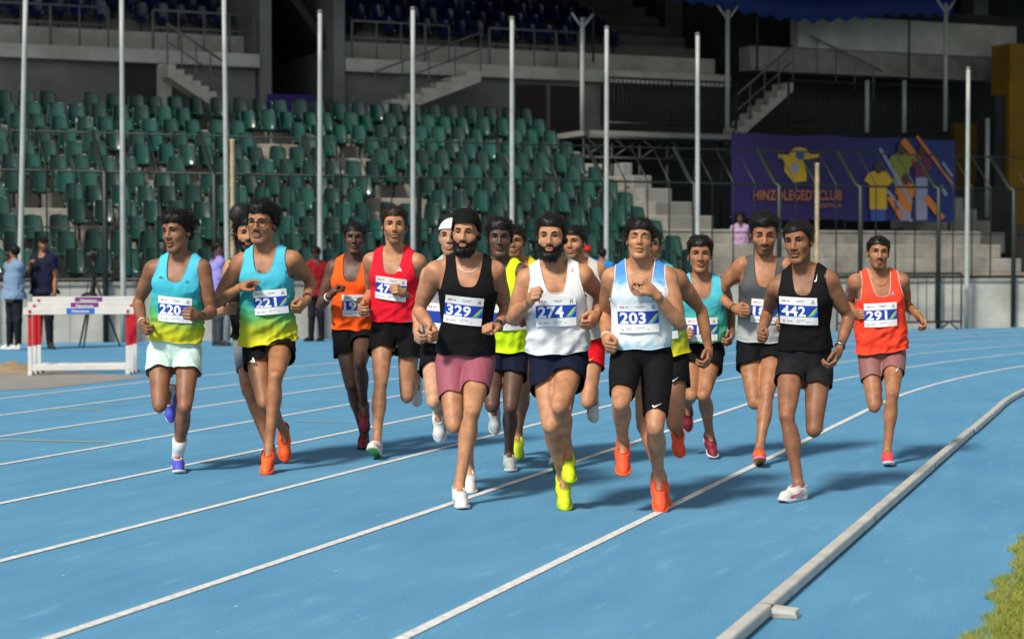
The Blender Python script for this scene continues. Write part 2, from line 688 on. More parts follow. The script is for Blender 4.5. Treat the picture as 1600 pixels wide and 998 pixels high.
# infield grass
M_TURF = mat('turf', (0.12, 0.14, 0.025, 1), rough=.95, noise=.5, nscale=20)
M_GRASS = mat('grass_blade', (0.20, 0.25, 0.035, 1), rough=.6, spec=.2, col2=(0.31, 0.30, 0.06, 1), nscale=3.0)
GL0 = KERB_L + .87
mb = MB()
V = []
for t in ts:
    V += [trk(GL0, t, -.004), trk(GL0 + 30, t, -.004)]
mb.add(V, [(2 * i, 2 * i + 1, 2 * i + 3, 2 * i + 2) for i in range(len(ts) - 1)])
tag(mb.build('infield', M_TURF), kind='structure')
rs = np.random.RandomState(9)
n = 110000
lat = GL0 - .05 + 2.0 * rs.rand(n) ** 1.5
tt = 4.5 + 7.0 * rs.rand(n)
edge = .025 * np.sin(tt * 5.1) + .02 * np.sin(tt * 13.7 + 1) + .05 * rs.rand(n)
lat = lat + edge
base = np.outer(lat, E_L) + np.outer(tt, E_T)
h = .010 + .020 * rs.rand(n)
an = rs.rand(n) * 6.283
w = .0011 + .0011 * rs.rand(n)
side = np.stack([np.cos(an), np.sin(an), 0 * an], 1) * w[:, None]
lean = rs.normal(size=(n, 3)) * .018
lean[:, 2] = 0
tip = base + lean + np.stack([0 * h, 0 * h, h], 1)
V = np.stack([base - side, base + side, tip], 1).reshape(-1, 3)
F = np.arange(3 * n).reshape(-1, 3)
tag(new_obj('infield_grass', V, F, M_GRASS, smooth=False), 'yellow green grass edging the infield beside the kerb', 'grass', kind='stuff')

# raised aluminium kerb in sections
M_ALU = mat('kerb_aluminium', (0.52, 0.52, 0.47, 1), rough=.5, spec=.35, noise=.25, nscale=5, bump=.15, bscale=30)
M_GAP = mat('kerb_gap', (0.01, 0.01, 0.01, 1), rough=.9)
kerb = empty('track_kerb', trk(KERB_L, 8.0), 'long raised aluminium kerb rail with jointed sections along the inside lane', 'kerb')
tj = float((on_ground(1190, 961) @ E_T))
k_ = 0
sl = 2.8
rs = np.random.RandomState(2)
for k_ in range(-4, 15):
    t_a, t_b = tj + sl * k_ + .022, tj + sl * (k_ + 1) - .022
    dl = rs.uniform(-.010, .010)
    nseg = 1 if t_b < T0 else 6
    mb = MB()
    prof = [(0, .010), (0, .046), (.005, .052), (.053, .052), (.058, .046), (.058, .010)]
    V, Fq = [], []
    for i in range(nseg + 1):
        t = t_a + (t_b - t_a) * i / nseg
        for dx, z in prof:
            V.append(trk(KERB_L + dx + dl, t, z))
    P6 = len(prof)
    for i in range(nseg):
        for j in range(P6):
            w = (j + 1) % P6
            Fq.append((i * P6 + j, i * P6 + w, (i + 1) * P6 + w, (i + 1) * P6 + j))
    Fq += [tuple(range(P6 - 1, -1, -1)), tuple(nseg * P6 + j for j in range(P6))]
    mb.add(V, Fq)
    recalc(mb.build('kerb_section', M_ALU, kerb))
    mb = MB()
    for t in (t_a + .3, (t_a + t_b) / 2, t_b - .3):
        mb.hexa([trk(KERB_L + .012, t - .04, 0), trk(KERB_L + .046, t - .04, 0), trk(KERB_L + .046, t + .04, 0), trk(KERB_L + .012, t + .04, 0),
                 trk(KERB_L + .012, t - .04, .014), trk(KERB_L + .046, t - .04, .014), trk(KERB_L + .046, t + .04, .014), trk(KERB_L + .012, t + .04, .014)])
    mb.build('foot_blocks', M_GAP, kerb)['kind'] = 'stuff'
# joint clamp with its ribbed connector at the nearest joint
mb = MB()
for i in range(5):
    t = tj - .05 + .018 * i
    mb.hexa([trk(KERB_L + .064 - .004 * (i % 2), t, .004), trk(KERB_L + .160, t, .004), trk(KERB_L + .160, t + .013, .004), trk(KERB_L + .064 - .004 * (i % 2), t + .013, .004),
             trk(KERB_L + .060, t, .040), trk(KERB_L + .152, t, .032), trk(KERB_L + .152, t + .013, .032), trk(KERB_L + .060, t + .013, .040)])
mb.hexa([trk(KERB_L + .052, tj - .05, .006), trk(KERB_L + .156, tj - .05, .006), trk(KERB_L + .156, tj + .04, .006), trk(KERB_L + .052, tj + .04, .006),
         trk(KERB_L + .052, tj - .05, .02), trk(KERB_L + .156, tj - .05, .02), trk(KERB_L + .156, tj + .04, .02), trk(KERB_L + .052, tj + .04, .02)])
mb.build('joint_clamp', M_ALU, kerb)
for k_ in range(-3, 15):
    t = tj + sl * k_
    mb = MB()
    mb.hexa([trk(KERB_L + .004, t - .021, .008), trk(KERB_L + .053, t - .021, .008), trk(KERB_L + .053, t + .021, .008), trk(KERB_L + .004, t + .021, .008),
             trk(KERB_L + .004, t - .021, .046), trk(KERB_L + .053, t - .021, .046), trk(KERB_L + .053, t + .021, .046), trk(KERB_L + .004, t + .021, .046)])
    mb.build('joint_sleeve', M_GAP, kerb)

# sand pit on the far left, inside the concrete apron
M_SAND = mat('sand', (0.36, 0.26, 0.15, 1), rough=.95, noise=.35, nscale=6, bump=.6, bscale=30)
M_APRON = mat('apron', (0.25, 0.24, 0.22, 1), rough=.9, noise=.2, nscale=4)
a, b, c, d = on_ground(-160, 606), on_ground(150, 597), on_ground(230, 590), on_ground(-160, 592)
mb = MB()
q = [on_ground(-260, 618), on_ground(60, 608), on_ground(236, 589), on_ground(90, 579), on_ground(-260, 580)]
mb.add([(p[0], p[1], .0035) for p in q], [(0, 1, 2, 3, 4)])
tag(mb.build('apron', M_APRON), kind='structure')
nx, ny = 34, 10
p0, p1, p2, p3 = on_ground(-250, 590), on_ground(62, 583), on_ground(58, 571), on_ground(-250, 571)
rs = np.random.RandomState(6)
V = []
for j in range(ny + 1):
    for i in range(nx + 1):
        u, v = i / nx, j / ny
        p = (p0 * (1 - u) + p1 * u) * (1 - v) + (p3 * (1 - u) + p2 * u) * v
        edge = min(u * 8, (1 - u) * 8, v * 3, (1 - v) * 3, 1)
        V.append((p[0], p[1], .006 + .10 * edge * (.5 + .5 * math.sin(i * .9) * math.sin(j * 1.3 + i * .4)) + .012 * rs.rand() * edge))
F = [(j * (nx + 1) + i, j * (nx + 1) + i + 1, (j + 1) * (nx + 1) + i + 1, (j + 1) * (nx + 1) + i) for j in range(ny) for i in range(nx)]
tag(new_obj('sand_heap', V, F, M_SAND), 'low heap of brown sand beside the stacked hurdles', 'sand')

# ------------------------------------------------------------------ people
Zv = np.array([0, 0, 1.0])
HAIR = mat('hair_black', (0.007, 0.006, 0.0055, 1), rough=0.5, spec=0.22, noise=0.4, nscale=60)
HAIRB = mat('hair_brown', (0.018, 0.010, 0.006, 1), rough=0.5, spec=0.22, noise=0.4, nscale=60)
EYE_W = mat('eye_white', (0.62, 0.58, 0.54, 1), rough=0.2, spec=0.5)
EYE_I = mat('eye_iris', (0.012, 0.007, 0.005, 1), rough=0.15, spec=0.5)
TOOTH = mat('teeth', (0.6, 0.56, 0.5, 1), rough=0.3)
SKIN = {
    'fair': skin_mat('skin_fair', (0.46, 0.255, 0.160, 1)),
    'med': skin_mat('skin_medium', (0.41, 0.195, 0.100, 1)),
    'tan': skin_mat('skin_tan', (0.325, 0.145, 0.070, 1)),
    'brown': skin_mat('skin_brown', (0.235, 0.102, 0.051, 1)),
    'dark': skin_mat('skin_dark', (0.090, 0.043, 0.026, 1)),
}

def heading(yaw):
    a = rad(yaw)
    return np.array([-math.sin(a), -math.cos(a), 0.0])

def frame_fp(yaw, pitch, roll=0.0):
    """rows right, forward, up; positive pitch points down"""
    h = heading(yaw)
    r = np.cross(h, Zv)
    f = h * math.cos(rad(pitch)) - Zv * math.sin(rad(pitch))
    u = np.cross(r, f)
    c, s = math.cos(rad(roll)), math.sin(rad(roll))
    r, u = r * c + u * s, u * c - r * s
    return np.array([r, f, u])

def reach(parent, px, L, sgn):
    d = norm(ray(*px))
    q = CAM - parent
    b = d @ q
    disc = b * b - (q @ q - L * L)
    t = -b + (0 if disc < 0 else (-sgn) * math.sqrt(disc))
    return CAM + d * t

LOFT_Z = np.array([-.125, -.08, -.02, .05, .13, .20, .28, .35, .41, .455, .49, .52])
LOFT_A = np.array([.075, .130, .158, .152, .134, .136, .150, .162, .166, .154, .112, .065])
LOFT_B = np.array([.060, .088, .105, .101, .090, .092, .105, .114, .110, .094, .075, .055])
LOFT_C = np.array([0, -.010, -.012, -.008, 0, .004, .006, .006, 0, -.008, -.014, -.016])

def limb_shapes(J, k, g):
    """arms and legs of one figure as rounded tapering shapes"""
    out = dict(arm=[], leg=[])
    for s in 'RL':
        sh, el, wr = J['sh' + s], J['el' + s], J['wr' + s]
        out['arm'] += [p_el(sh, (.051 * k * g,) * 3, .04 * k),
                       p_rc(sh, el, .0415 * k * g, .0335 * k, .035 * k, bul=.006 * k * g, be=.8),
                       p_rc(sh + (el - sh) * .12, sh + (el - sh) * .5, .044 * k * g, .039 * k * g, .03 * k)]
        bend = norm((sh + wr) / 2 - el)
        mid = sh + (el - sh) * .55 + bend * .012
        out['arm'] += [p_rc(mid - norm(el - sh) * .05, mid + norm(el - sh) * .05, .034 * k * g, .031 * k * g, .03 * k),
                       p_rc(el, wr, .0335 * k, .0225 * k, .014, bul=.009 * k * g, be=.62)]
        hp, kn, an = J['hip' + s], J['kn' + s], J['an' + s]
        kf = kn - (hp + an) / 2
        kf = norm(kf) if np.linalg.norm(kf) > .05 else norm(np.array([-.2, -1, 0]))
        ta, sa = norm(kn - hp), norm(an - kn)
        kf = norm(kf - sa * (kf @ sa) * .7)
        out['leg'] += [p_rc(hp, kn, .077 * k * g, .0455 * k, .014 * k, bul=.007 * k * g, be=.8),
                       p_rc(hp + ta * .10 + kf * .022, kn - ta * .07 + kf * .012, .053 * k * g, .036 * k, .03 * k),
                       p_el(kn + kf * .027 * k, (.025 * k,) * 3, .016 * k),
                       p_rc(kn, an, .0425 * k, .0295 * k, .016, bul=.002 * k)]
        side = norm(np.cross(sa, kf))
        for q in (1, -1):
            out['leg'] += [p_rc(kn - ta * .10 * k + side * .026 * q * k + kf * .014 * k, kn - ta * .05 * k + side * .027 * q * k + kf * .018 * k, .022 * k * g, .019 * k * g, .016 * k)]
        out['leg'] += [p_rc(kn + sa * .045 * k + kf * .030 * k, kn + sa * .30 * k + kf * .010 * k, .011 * k, .012 * k, .02 * k)]
        for q, ln in ((1, .14), (-1, .15)):
            c = kn + sa * ln * k - kf * .024 * k + side * .013 * q * k
            out['leg'] += [p_rc(c - sa * .07 * k, c + sa * .075 * k, .030 * k * g, .020 * k, .03 * k, bul=.011 * k * g)]
        J['kf' + s] = kf
    return out

def hand_shapes(W, h, n, k, kind, side):
    """palm, four fingers and a thumb; h towards the knuckles, n towards the palm side, thumb towards t"""
    t = norm(np.cross(h, n)) * side
    if t @ (Zv * .8 + np.array([0, -.5, 0])) < 0:
        t = -t
    ax = np.array([h, n, t])
    Pt = lambda a, b, c: W + (h * a + n * b + t * c) * k
    q = [p_el(Pt(.050, .004, 0), np.array([.050, .019, .040]) * k, .008, ax),
         p_rc(Pt(-.02, 0, 0), Pt(.03, .002, 0), .0245 * k, .026 * k, .02),
         p_el(Pt(.035, .014, .024), np.array([.030, .016, .018]) * k, .012, ax)]
    spread = (.0285, .0095, -.0095, -.0275)
    ln = (1.0, 1.08, 1.02, .84)
    for i in range(4):
        c, L = spread[i], ln[i]
        base = (.086 + (.003 if i in (1, 2) else -.002), -.002, c)
        if kind == 'open' or (kind == 'point' and i == 0):
            bends = (12, 22, 14)
        elif kind == 'loose':
            bends = (42, 62, 42)
        else:
            bends = (66, 98, 62)
        a = 0.0
        p = np.array(base)
        for j, (sl, r0) in enumerate(((.043, .0098), (.027, .0090), (.021, .0084))):
            a += rad(bends[j] + (i - 1.5) * 2)
            e = p + np.array([math.cos(a), math.sin(a), c * -.10 * (j + 1)]) * sl * L
            q.append(p_rc(Pt(*p), Pt(*e), r0 * k, (r0 - .0007) * k, .003))
            p = e
    if kind in ('open', 'loose'):
        th = ((.022, .008, .030), (.052, .022, .050), (.080, .030, .052), (.100, .036, .047))
    else:
        th = ((.022, .008, .030), (.050, .026, .045), (.076, .046, .036), (.088, .055, .016))
    for j in range(3):
        q.append(p_rc(Pt(*th[j]), Pt(*th[j + 1]), (.0125, .0108, .0098)[j] * k, (.011, .0100, .0085)[j] * k, .004))
    return q

def head_shapes(o):
    jw, ml, fat = o.get('jaw', 1.0), o.get('mouth', 0.0), o.get('fat', 1.0)
    rv = np.random.RandomState(o.get('seed', 1) * 13 + 1).uniform(-1, 1, 8)
    jw *= 1 + .07 * rv[0]
    fat *= 1 + .045 * rv[1]
    nw, nl, bz, cz, lw = 1 + .16 * rv[2], .0035 * rv[3], .0022 * rv[4], .004 * rv[5], 1 + .12 * rv[6]
    q = [p_el((0, -.018, .030), (.0745, .094, .084), .01),
         p_el((0, .028, -.028), (.0575 * fat, .062, .085), .03),
         p_el((0, .050, .045), (.052, .040, .040), .03)]
    for s in (-1, 1):
        q += [p_rc((s * .042 * jw, -.002, -.055), (s * .020, .062, -.097 - ml), .019 * fat, .015, .025),
              p_el((s * .043, .052, -.022), (.020, .020, .016), .025),
              p_el((s * .028, .081 + bz, .029 + bz * .6), (.021, .009, .008), .014)]
    q += [p_el((0, .067 + cz, -.099 - ml - cz), (.021, .016, .015), .02),
          p_rc((0, .086, .014), (0, .1035 + nl, -.026 - nl), .0080 * nw, .0120 * nw, .016)]
    for s in (-1, 1):
        e = p_el((s * .0315, .092, .008), (.0185, .018, .0125), .012, sub=True)
        q += [e, p_el((s * .0125 * nw, .0950 + nl * .6, -.031 - nl), (.0085 * nw, .010, .0075), .006)]
    q += [p_el((0, .0875, -.0565), (.0235 * lw, .0105, .0062 * lw), .009),
          p_el((0, .0855, -.0690 - ml), (.0205 * lw, .0105, .0072 * lw), .009),
          p_el((0, .100, -.0625 - ml * .5), (.018 + ml * .3, .012, .0032 + ml * .5), .003, sub=True)]
    for s in (-1, 1):
        up = 1.0 if not o.get('shut') else 1.6
        q += [p_rc((s * .0175, .0735, .0145), (s * .031, .0785, .0180), .0046 * up, .0056 * up, .004),
              p_rc((s * .031, .0785, .0180), (s * .0465, .0675, .0130), .0056 * up, .0046 * up, .004),
              p_rc((s * .0190, .0725, .0010), (s * .0440, .0685, .0010), .0044 * up, .0042 * up, .005)]
        if o.get('shut'):
            q += [p_el((s * .0315, .0700, .009), (.016, .012, .0125), .006)]
        ax = np.array([[math.cos(.25), s * -.25, 0], [s * .25, math.cos(.25), -.15], [0, .15, 1.0]])
        q += [p_el((s * .0765, -.012, -.002), (.0085, .0185, .031), .008, ax),
              p_el((s * .083, -.004, -.002), (.006, .009, .016), .004, sub=True)]
    return q

def head_tints(L, o):
    lip = np.exp(-(((L[:, 0]) / .022) ** 4 + ((L[:, 2] + .0625 + o.get('mouth', 0) * .5) / (.0120 + o.get('mouth', 0) * .6)) ** 4)) * (L[:, 1] > .07)
    st = np.zeros(len(L))
    b = o.get('stubble', 0)
    if b:
        zl = -.004 - .044 * np.clip(L[:, 1] / .08, 0, 1)
        st = smooth01(zl - L[:, 2], -.006, .016) * smooth01(L[:, 1], -.02, .005) * (L[:, 2] > -.135)
        st *= 1 - np.clip(lip * 1.6, 0, 1)
        st *= b
    mo = o.get('tache', 0)
    if mo:
        t = np.exp(-((L[:, 0] / .026) ** 6 + ((L[:, 2] + .0465 - np.abs(L[:, 0]) * -.12) / .0058) ** 4)) * (L[:, 1] > .06)
        st = np.maximum(st, t * mo)
    go = o.get('goatee', 0)
    if go:
        t = np.exp(-((L[:, 0] / .024) ** 4 + ((L[:, 2] + .095) / .016) ** 4)) * (L[:, 1] > .04)
        st = np.maximum(st, t * go)
    st = np.maximum(st, smooth01(L[:, 2] - np.interp(L[:, 1], [-.06, .0, .03, .06], [-.03, .0, .032, .062]), .0, .010))
    return lip, np.clip(st, 0, 1)

def strands(pts, dirs, length, r, rs, bend, seg=2):
    V, F = [], []
    for p, d in zip(pts, dirs):
        L = length * (.5 + rs.rand())
        a = norm(np.cross(d, rs.normal(size=3)))
        b = np.cross(d, a)
        cur = rs.normal(size=3) * bend
        n0 = len(V)
        q = p.copy()
        dd = d.copy()
        for s in range(seg + 1):
            if s == seg:
                V.append(q)
            else:
                w = r * (1 - .35 * s / seg)
                for i in range(3):
                    an = 2.094 * i
                    V.append(q + w * (math.cos(an) * a + math.sin(an) * b))
            dd = norm(dd + cur)
            q = q + dd * L / seg
        for s in range(seg):
            for i in range(3):
                j = (i + 1) % 3
                if s == seg - 1:
                    F.append((n0 + s * 3 + i, n0 + s * 3 + j, n0 + seg * 3))
                else:
                    F.append((n0 + s * 3 + i, n0 + s * 3 + j, n0 + s * 3 + 3 + j, n0 + s * 3 + 3 + i))
    return V, F

def hair_mesh(o, rs):
    st = o.get('hair', 'short')
    vol = dict(short=.015, curly=.020, wavy=.024, long=.020, flow=.024, crop=.006).get(st, .012)
    base = head_shapes(o)[:3]
    V, Q = polygonise(base, .006, .003)
    hz = dict(short=.060, curly=.062, wavy=.058, long=.064, flow=.062, crop=.062).get(st, .06)
    def line(P):
        lo = -.055 if st != 'long' else -.10
        zl = np.interp(P[:, 1], [-.12, -.06, -.022, .006, .030, .052, .075], [lo, lo, -.028, -.006 if st != 'crop' else .02, .030, hz - .006, hz])
        return P[:, 2] - zl + wob(P, 5 + o.get('seed', 1), 85, 2) * .007
    V, T = clip(V, Q, line)
    N = vnormals(V, T)
    e = line(V)
    t = smooth01(e, -.008, .036)
    top = smooth01(V[:, 2], .02, .08)
    fr = smooth01(V[:, 1], .01, .07)
    sw = wob(V, o.get('seed', 1), 105, 3)
    amp = dict(short=.45, curly=.55, wavy=.5, long=.25, flow=.55, crop=.2).get(st, .3)
    h = vol * t * (.22 + .68 * np.maximum(top, fr * .8)) * (1 + amp * sw) + .002
    if st in ('wavy', 'curly', 'flow'):
        h = h + .007 * fr * top * t
    V = V + N * h[:, None]
    if st == 'long':
        V[:, 0] *= 1 + .18 * smooth01(-V[:, 2], -.02, .10)
    n = o.get('nst', 1300)
    ok = np.where(t > .12)[0]
    ix = rs.choice(ok, n, replace=True)
    D = N[ix] * .75 + rs.normal(size=(len(ix), 3)) * .45
    if st == 'flow':
        D += np.array([-.35, -.5, .35])
    elif st in ('wavy', 'short'):
        D += np.array([.2, -.15, .25])
    elif st == 'long':
        D += np.array([0, -.4, -1.0])
    fz = (e[ix] < .024) & (V[ix][:, 1] > .02)
    D[fz] = N[ix][fz] * .5 + np.array([.1, .1, .45]) + rs.normal(size=(int(fz.sum()), 3)) * .55
    D = np.array([norm(d) for d in D])
    ln = dict(short=.014, curly=.015, wavy=.020, long=.05, flow=.030, crop=.006).get(st, .015)
    SV, SF = strands(V[ix] - N[ix] * .004 + rs.normal(size=(len(ix), 3)) * .003, D, ln, .0016, rs, .5 if st == 'curly' else .35, 2)
    F = T.tolist() + [tuple(i + len(V) for i in f) for f in SF]
    return np.concatenate([V, np.array(SV)]), F

def beard_mesh(o, shapes, rs):
    V, Q = polygonise(shapes, .0045, .002)
    ml = o.get('mouth', 0)
    def region(P):
        zl = .000 - .046 * np.clip(P[:, 1] / .075, 0, 1.2)
        a = zl - P[:, 2]
        b = P[:, 1] + .012 - .25 * np.maximum(0, P[:, 2] + .03)
        m = np.sqrt((P[:, 0] / .0255) ** 2 + ((P[:, 2] + .0635 + ml * .5) / (.0125 + ml * .5)) ** 2)
        mm = np.where(P[:, 1] > .06, (m - 1) * .012, .05)
        nn = np.where((P[:, 1] > .084) & (P[:, 2] > -.044), -.01, .05)
        return np.minimum(np.minimum(np.minimum(a, b), mm), nn) + wob(P, 8, 260, 1) * .0015
    V, T = clip(V, Q, region)
    N = vnormals(V, T)
    e = smooth01(region(V), 0, .012)
    chin = smooth01(-V[:, 2], .06, .11) * smooth01(V[:, 1], .0, .05)
    full = o['beard']
    V = V + N * (.002 + full * e * (.006 + .009 * chin) * (1 + .4 * wob(V, 3, 160, 2)))[:, None]
    ix = rs.choice(np.arange(len(V)), min(420, len(V)), replace=False)
    D = N[ix] * .7 + np.array([0, .1, -.6]) + rs.normal(size=(len(ix), 3)) * .35
    D = np.array([norm(d) for d in D])
    SV, SF = strands(V[ix] - N[ix] * .002, D, .010 * full + .003, .0014, rs, .3)
    return np.concatenate([V, np.array(SV)]), T.tolist() + [tuple(i + len(V) for i in f) for f in SF]

def ball(c, r, nu=14, nv=9, ax=None):
    V, F = [], []
    for i in range(nv + 1):
        a = math.pi * i / nv
        for j in range(nu):
            b = 2 * math.pi * j / nu
            V.append((math.sin(a) * math.cos(b) * r, math.cos(a) * r, math.sin(a) * math.sin(b) * r))
    for i in range(nv):
        for j in range(nu):
            w = (j + 1) % nu
            F.append((i * nu + j, i * nu + w, (i + 1) * nu + w, (i + 1) * nu + j))
    return np.array(V) + np.asarray(c), F

def loops(V, T, least=.25):
    """closed border paths of a cut cloth mesh, evened out"""
    E = np.concatenate([T[:, [0, 1]], T[:, [1, 2]], T[:, [2, 0]]])
    key = np.sort(E, 1)
    _, inv, cnt = np.unique(key, axis=0, return_inverse=True, return_counts=True)
    B = E[cnt[inv.ravel()] == 1]
    nx_ = {}
    for a, b in B.tolist():
        nx_.setdefault(a, b)
    out, seen = [], set()
    for s0 in list(nx_):
        if s0 in seen:
            continue
        path, c = [], s0
        while c in nx_ and c not in seen:
            seen.add(c)
            path.append(c)
            c = nx_[c]
        if len(path) < 20 or c != s0:
            continue
        P = V[path]
        for _ in range(3):
            P = (np.roll(P, 1, 0) + 2 * P + np.roll(P, -1, 0)) / 4
        seg = np.linalg.norm(np.roll(P, -1, 0) - P, axis=1)
        if seg.sum() < least:
            continue
        d = np.concatenate([[0], np.cumsum(seg)])
        n = max(24, int(seg.sum() / .014))
        t = np.linspace(0, d[-1], n, endpoint=False)
        Q = np.concatenate([P, P[:1]])
        out.append(np.stack([np.interp(t, d, Q[:, i]) for i in range(3)], 1))
    return out


# ---- a shoe, once, shared by every runner
def make_shoe_meshes():
    up = [p_rc((0, -.028, -.040), (0, .060, -.042), .0335, .0365, .02),
          p_rc((0, .060, -.042), (0, .145, -.058), .0365, .0325, .03),
          p_rc((0, .145, -.058), (-.004, .178, -.064), .0325, .024, .02),
          p_rc((0, -.014, -.018), (0, .050, -.030), .0345, .028, .02),
          p_rc((0, -.036, -.012), (0, -.030, -.040), .022, .031, .02)]
    V, Q = polygonise(up, .0065)
    V, T = clip(V, Q, lambda P: P[:, 2] + .074 - .02 * np.maximum(0, P[:, 1] - .12))
    V, T = clip(V, T, lambda P: -.004 - P[:, 2] + .16 * np.maximum(0, -P[:, 1] - .02) + .25 * np.maximum(0, .05 - np.abs(P[:, 1] - .03)) - .004)
    V = relax(V, T, 1, .3)
    upper = (V, T)
    # sole
    ys = np.array([-.068, -.060, -.035, 0, .04, .08, .12, .155, .18, .196, .202])
    ws = np.array([.010, .022, .034, .033, .031, .035, .042, .043, .036, .020, .008])
    cx = np.array([0, 0, 0, 0, -.002, -.003, -.003, -.004, -.005, -.006, -.006])
    zb = np.array([-.082, -.088, -.090, -.090, -.089, -.089, -.089, -.086, -.080, -.073, -.070])
    zt = np.array([-.052, -.050, -.056, -.062, -.066, -.068, -.068, -.066, -.062, -.058, -.058])
    S, F = [], []
    n = len(ys)
    for i in range(n):
        for sx, zz, ex in ((-1, zb[i], .92), (-1, (zb[i] + zt[i]) / 2, 1.04), (-1, zt[i], .98), (1, zt[i], .98), (1, (zb[i] + zt[i]) / 2, 1.04), (1, zb[i], .92)):
            S.append((cx[i] + sx * ws[i] * ex, ys[i], zz))
    FM = []
    for i in range(n - 1):
        for j in range(6):
            w = (j + 1) % 6
            F.append((i * 6 + j, i * 6 + w, (i + 1) * 6 + w, (i + 1) * 6 + j))
            FM.append(1 if j == 5 else 0)
    F += [tuple(range(5, -1, -1)), tuple((n - 1) * 6 + j for j in range(6))]
    FM += [0, 0]
    la = MB()
    for i in range(6):
        y = .034 + .017 * i
        z = .004 - .0085 * i - .004 * max(0, i - 2)
        hw = .017
        la.tube([(-hw, y - .006 * (-1) ** i, z - .010), (-hw * .5, y - .002, z - .0005), (hw * .5, y + .002, z - .0005), (hw, y + .006 * (-1) ** i, z - .010)], .0026, 6)
    la.tube([(0, .028, .004), (.012, .022, .012), (.024, .026, .006), (.030, .034, -.004)], .0022, 6)
    la.tube([(0, .028, .004), (-.012, .022, .012), (-.024, .026, .006), (-.030, .034, -.004)], .0022, 6)
    st = []
    for sx in (-1, 1):
        row = []
        for i in range(9):
            u = i / 8.0
            y = .135 - .125 * u
            zc = -.058 + .030 * u ** 1.6
            hw = .0115 * math.sin(math.pi * min(1, u * 1.25 + .1)) ** .7 * (1 - u) + .002
            for dz in (hw, -hw):
                row.append([sx * .06, y, zc + dz])
        P = np.array(row, float)
        for _ in range(24):
            P[:, 0] -= sx * (sdf(up, P) - .0018)
        st.append((P, [(2 * i, 2 * i + 1, 2 * i + 3, 2 * i + 2) for i in range(8)]))
    return upper, (np.array(S), F, FM), la, st
SHOE = make_shoe_meshes()
SHOE_ME = {}

def shoe(parent, ankle, fr, k, cols, name='shoe', label=None):
    """cols: upper, sole, outsole, laces, stripe materials"""
    key = tuple(m.name if m else '' for m in cols)
    if key not in SHOE_ME:
        (uV, uT), (sV, sF, sM), la, st = SHOE
        a = new_obj('shoe', uV, uT, cols[0])
        b = new_obj('sole', sV, sF, [cols[1], cols[2]], fmat=sM, smooth=True)
        recalc(b)
        c = la.build('laces', cols[3], smooth=True)
        tops = sorted(loops(uV, uT, .1), key=lambda q: -q[:, 2].mean())
        e_ = MB().tube(tops[0], .0042, 7, closed=True).build('collar', cols[3], smooth=True)
        d = None
        if cols[4]:
            mb = MB()
            for P, F in st:
                mb.add(P, F)
            d = mb.build('side_stripe', cols[4], smooth=True).data
        SHOE_ME[key] = (a.data, b.data, c.data, d, e_.data)
        for o in [o for o in bpy.data.objects if o.data in (a.data, b.data, c.data, e_.data) or (d and o.data == d)]:
            bpy.data.objects.remove(o)
    M = Matrix.Identity(4)
    for i in range(3):
        for j in range(3):
            M[j][i] = float(fr[i][j] * k)
    M = Matrix.Translation(Vector(ankle)) @ M
    me = SHOE_ME[key]
    s = bpy.data.objects.new(name, me[0])
    COL.objects.link(s)
    s.parent = parent
    s.matrix_parent_inverse = Matrix.Translation(-parent.location)
    s.matrix_basis = M
    if label: s['label'] = label
    for nm, m in (('sole', me[1]), ('laces', me[2]), ('side_stripe', me[3]), ('collar', me[4])):
        if m:
            c = bpy.data.objects.new(nm, m)
            COL.objects.link(c)
            c.parent = s
    return s

# ---- lettering for the bibs
def text_tris(body, size, bold=0.0):
    cu = bpy.data.curves.new('txt', 'FONT')
    cu.body = body
    cu.size = size
    cu.offset = bold
    cu.space_character = 1.06
    cu.resolution_u = 3
    cu.fill_mode = 'FRONT'
    o = bpy.data.objects.new('txt', cu)
    COL.objects.link(o)
    bpy.context.view_layer.update()
    me = bpy.data.meshes.new_from_object(o.evaluated_get(bpy.context.evaluated_depsgraph_get()))
    V = np.array([v.co[:] for v in me.vertices]) if len(me.vertices) else np.zeros((0, 3))
    F = [tuple(p.vertices) for p in me.polygons]
    bpy.data.objects.remove(o)
    bpy.data.curves.remove(cu)
    bpy.data.meshes.remove(me)
    return V, F

BIB_M = [mat('bib_paper', (0.80, 0.80, 0.80, 1), rough=0.55), mat('bib_blue', lin(26, 66, 168), rough=0.5),
         mat('bib_digit', (0.85, 0.85, 0.85, 1), rough=0.55), mat('bib_grey', lin(120, 122, 128), rough=0.6),
         mat('bib_red', lin(200, 30, 40), rough=0.55), mat('bib_leaf', lin(190, 205, 60), rough=0.55), mat('bib_cyan', lin(60, 160, 205), rough=0.55)]

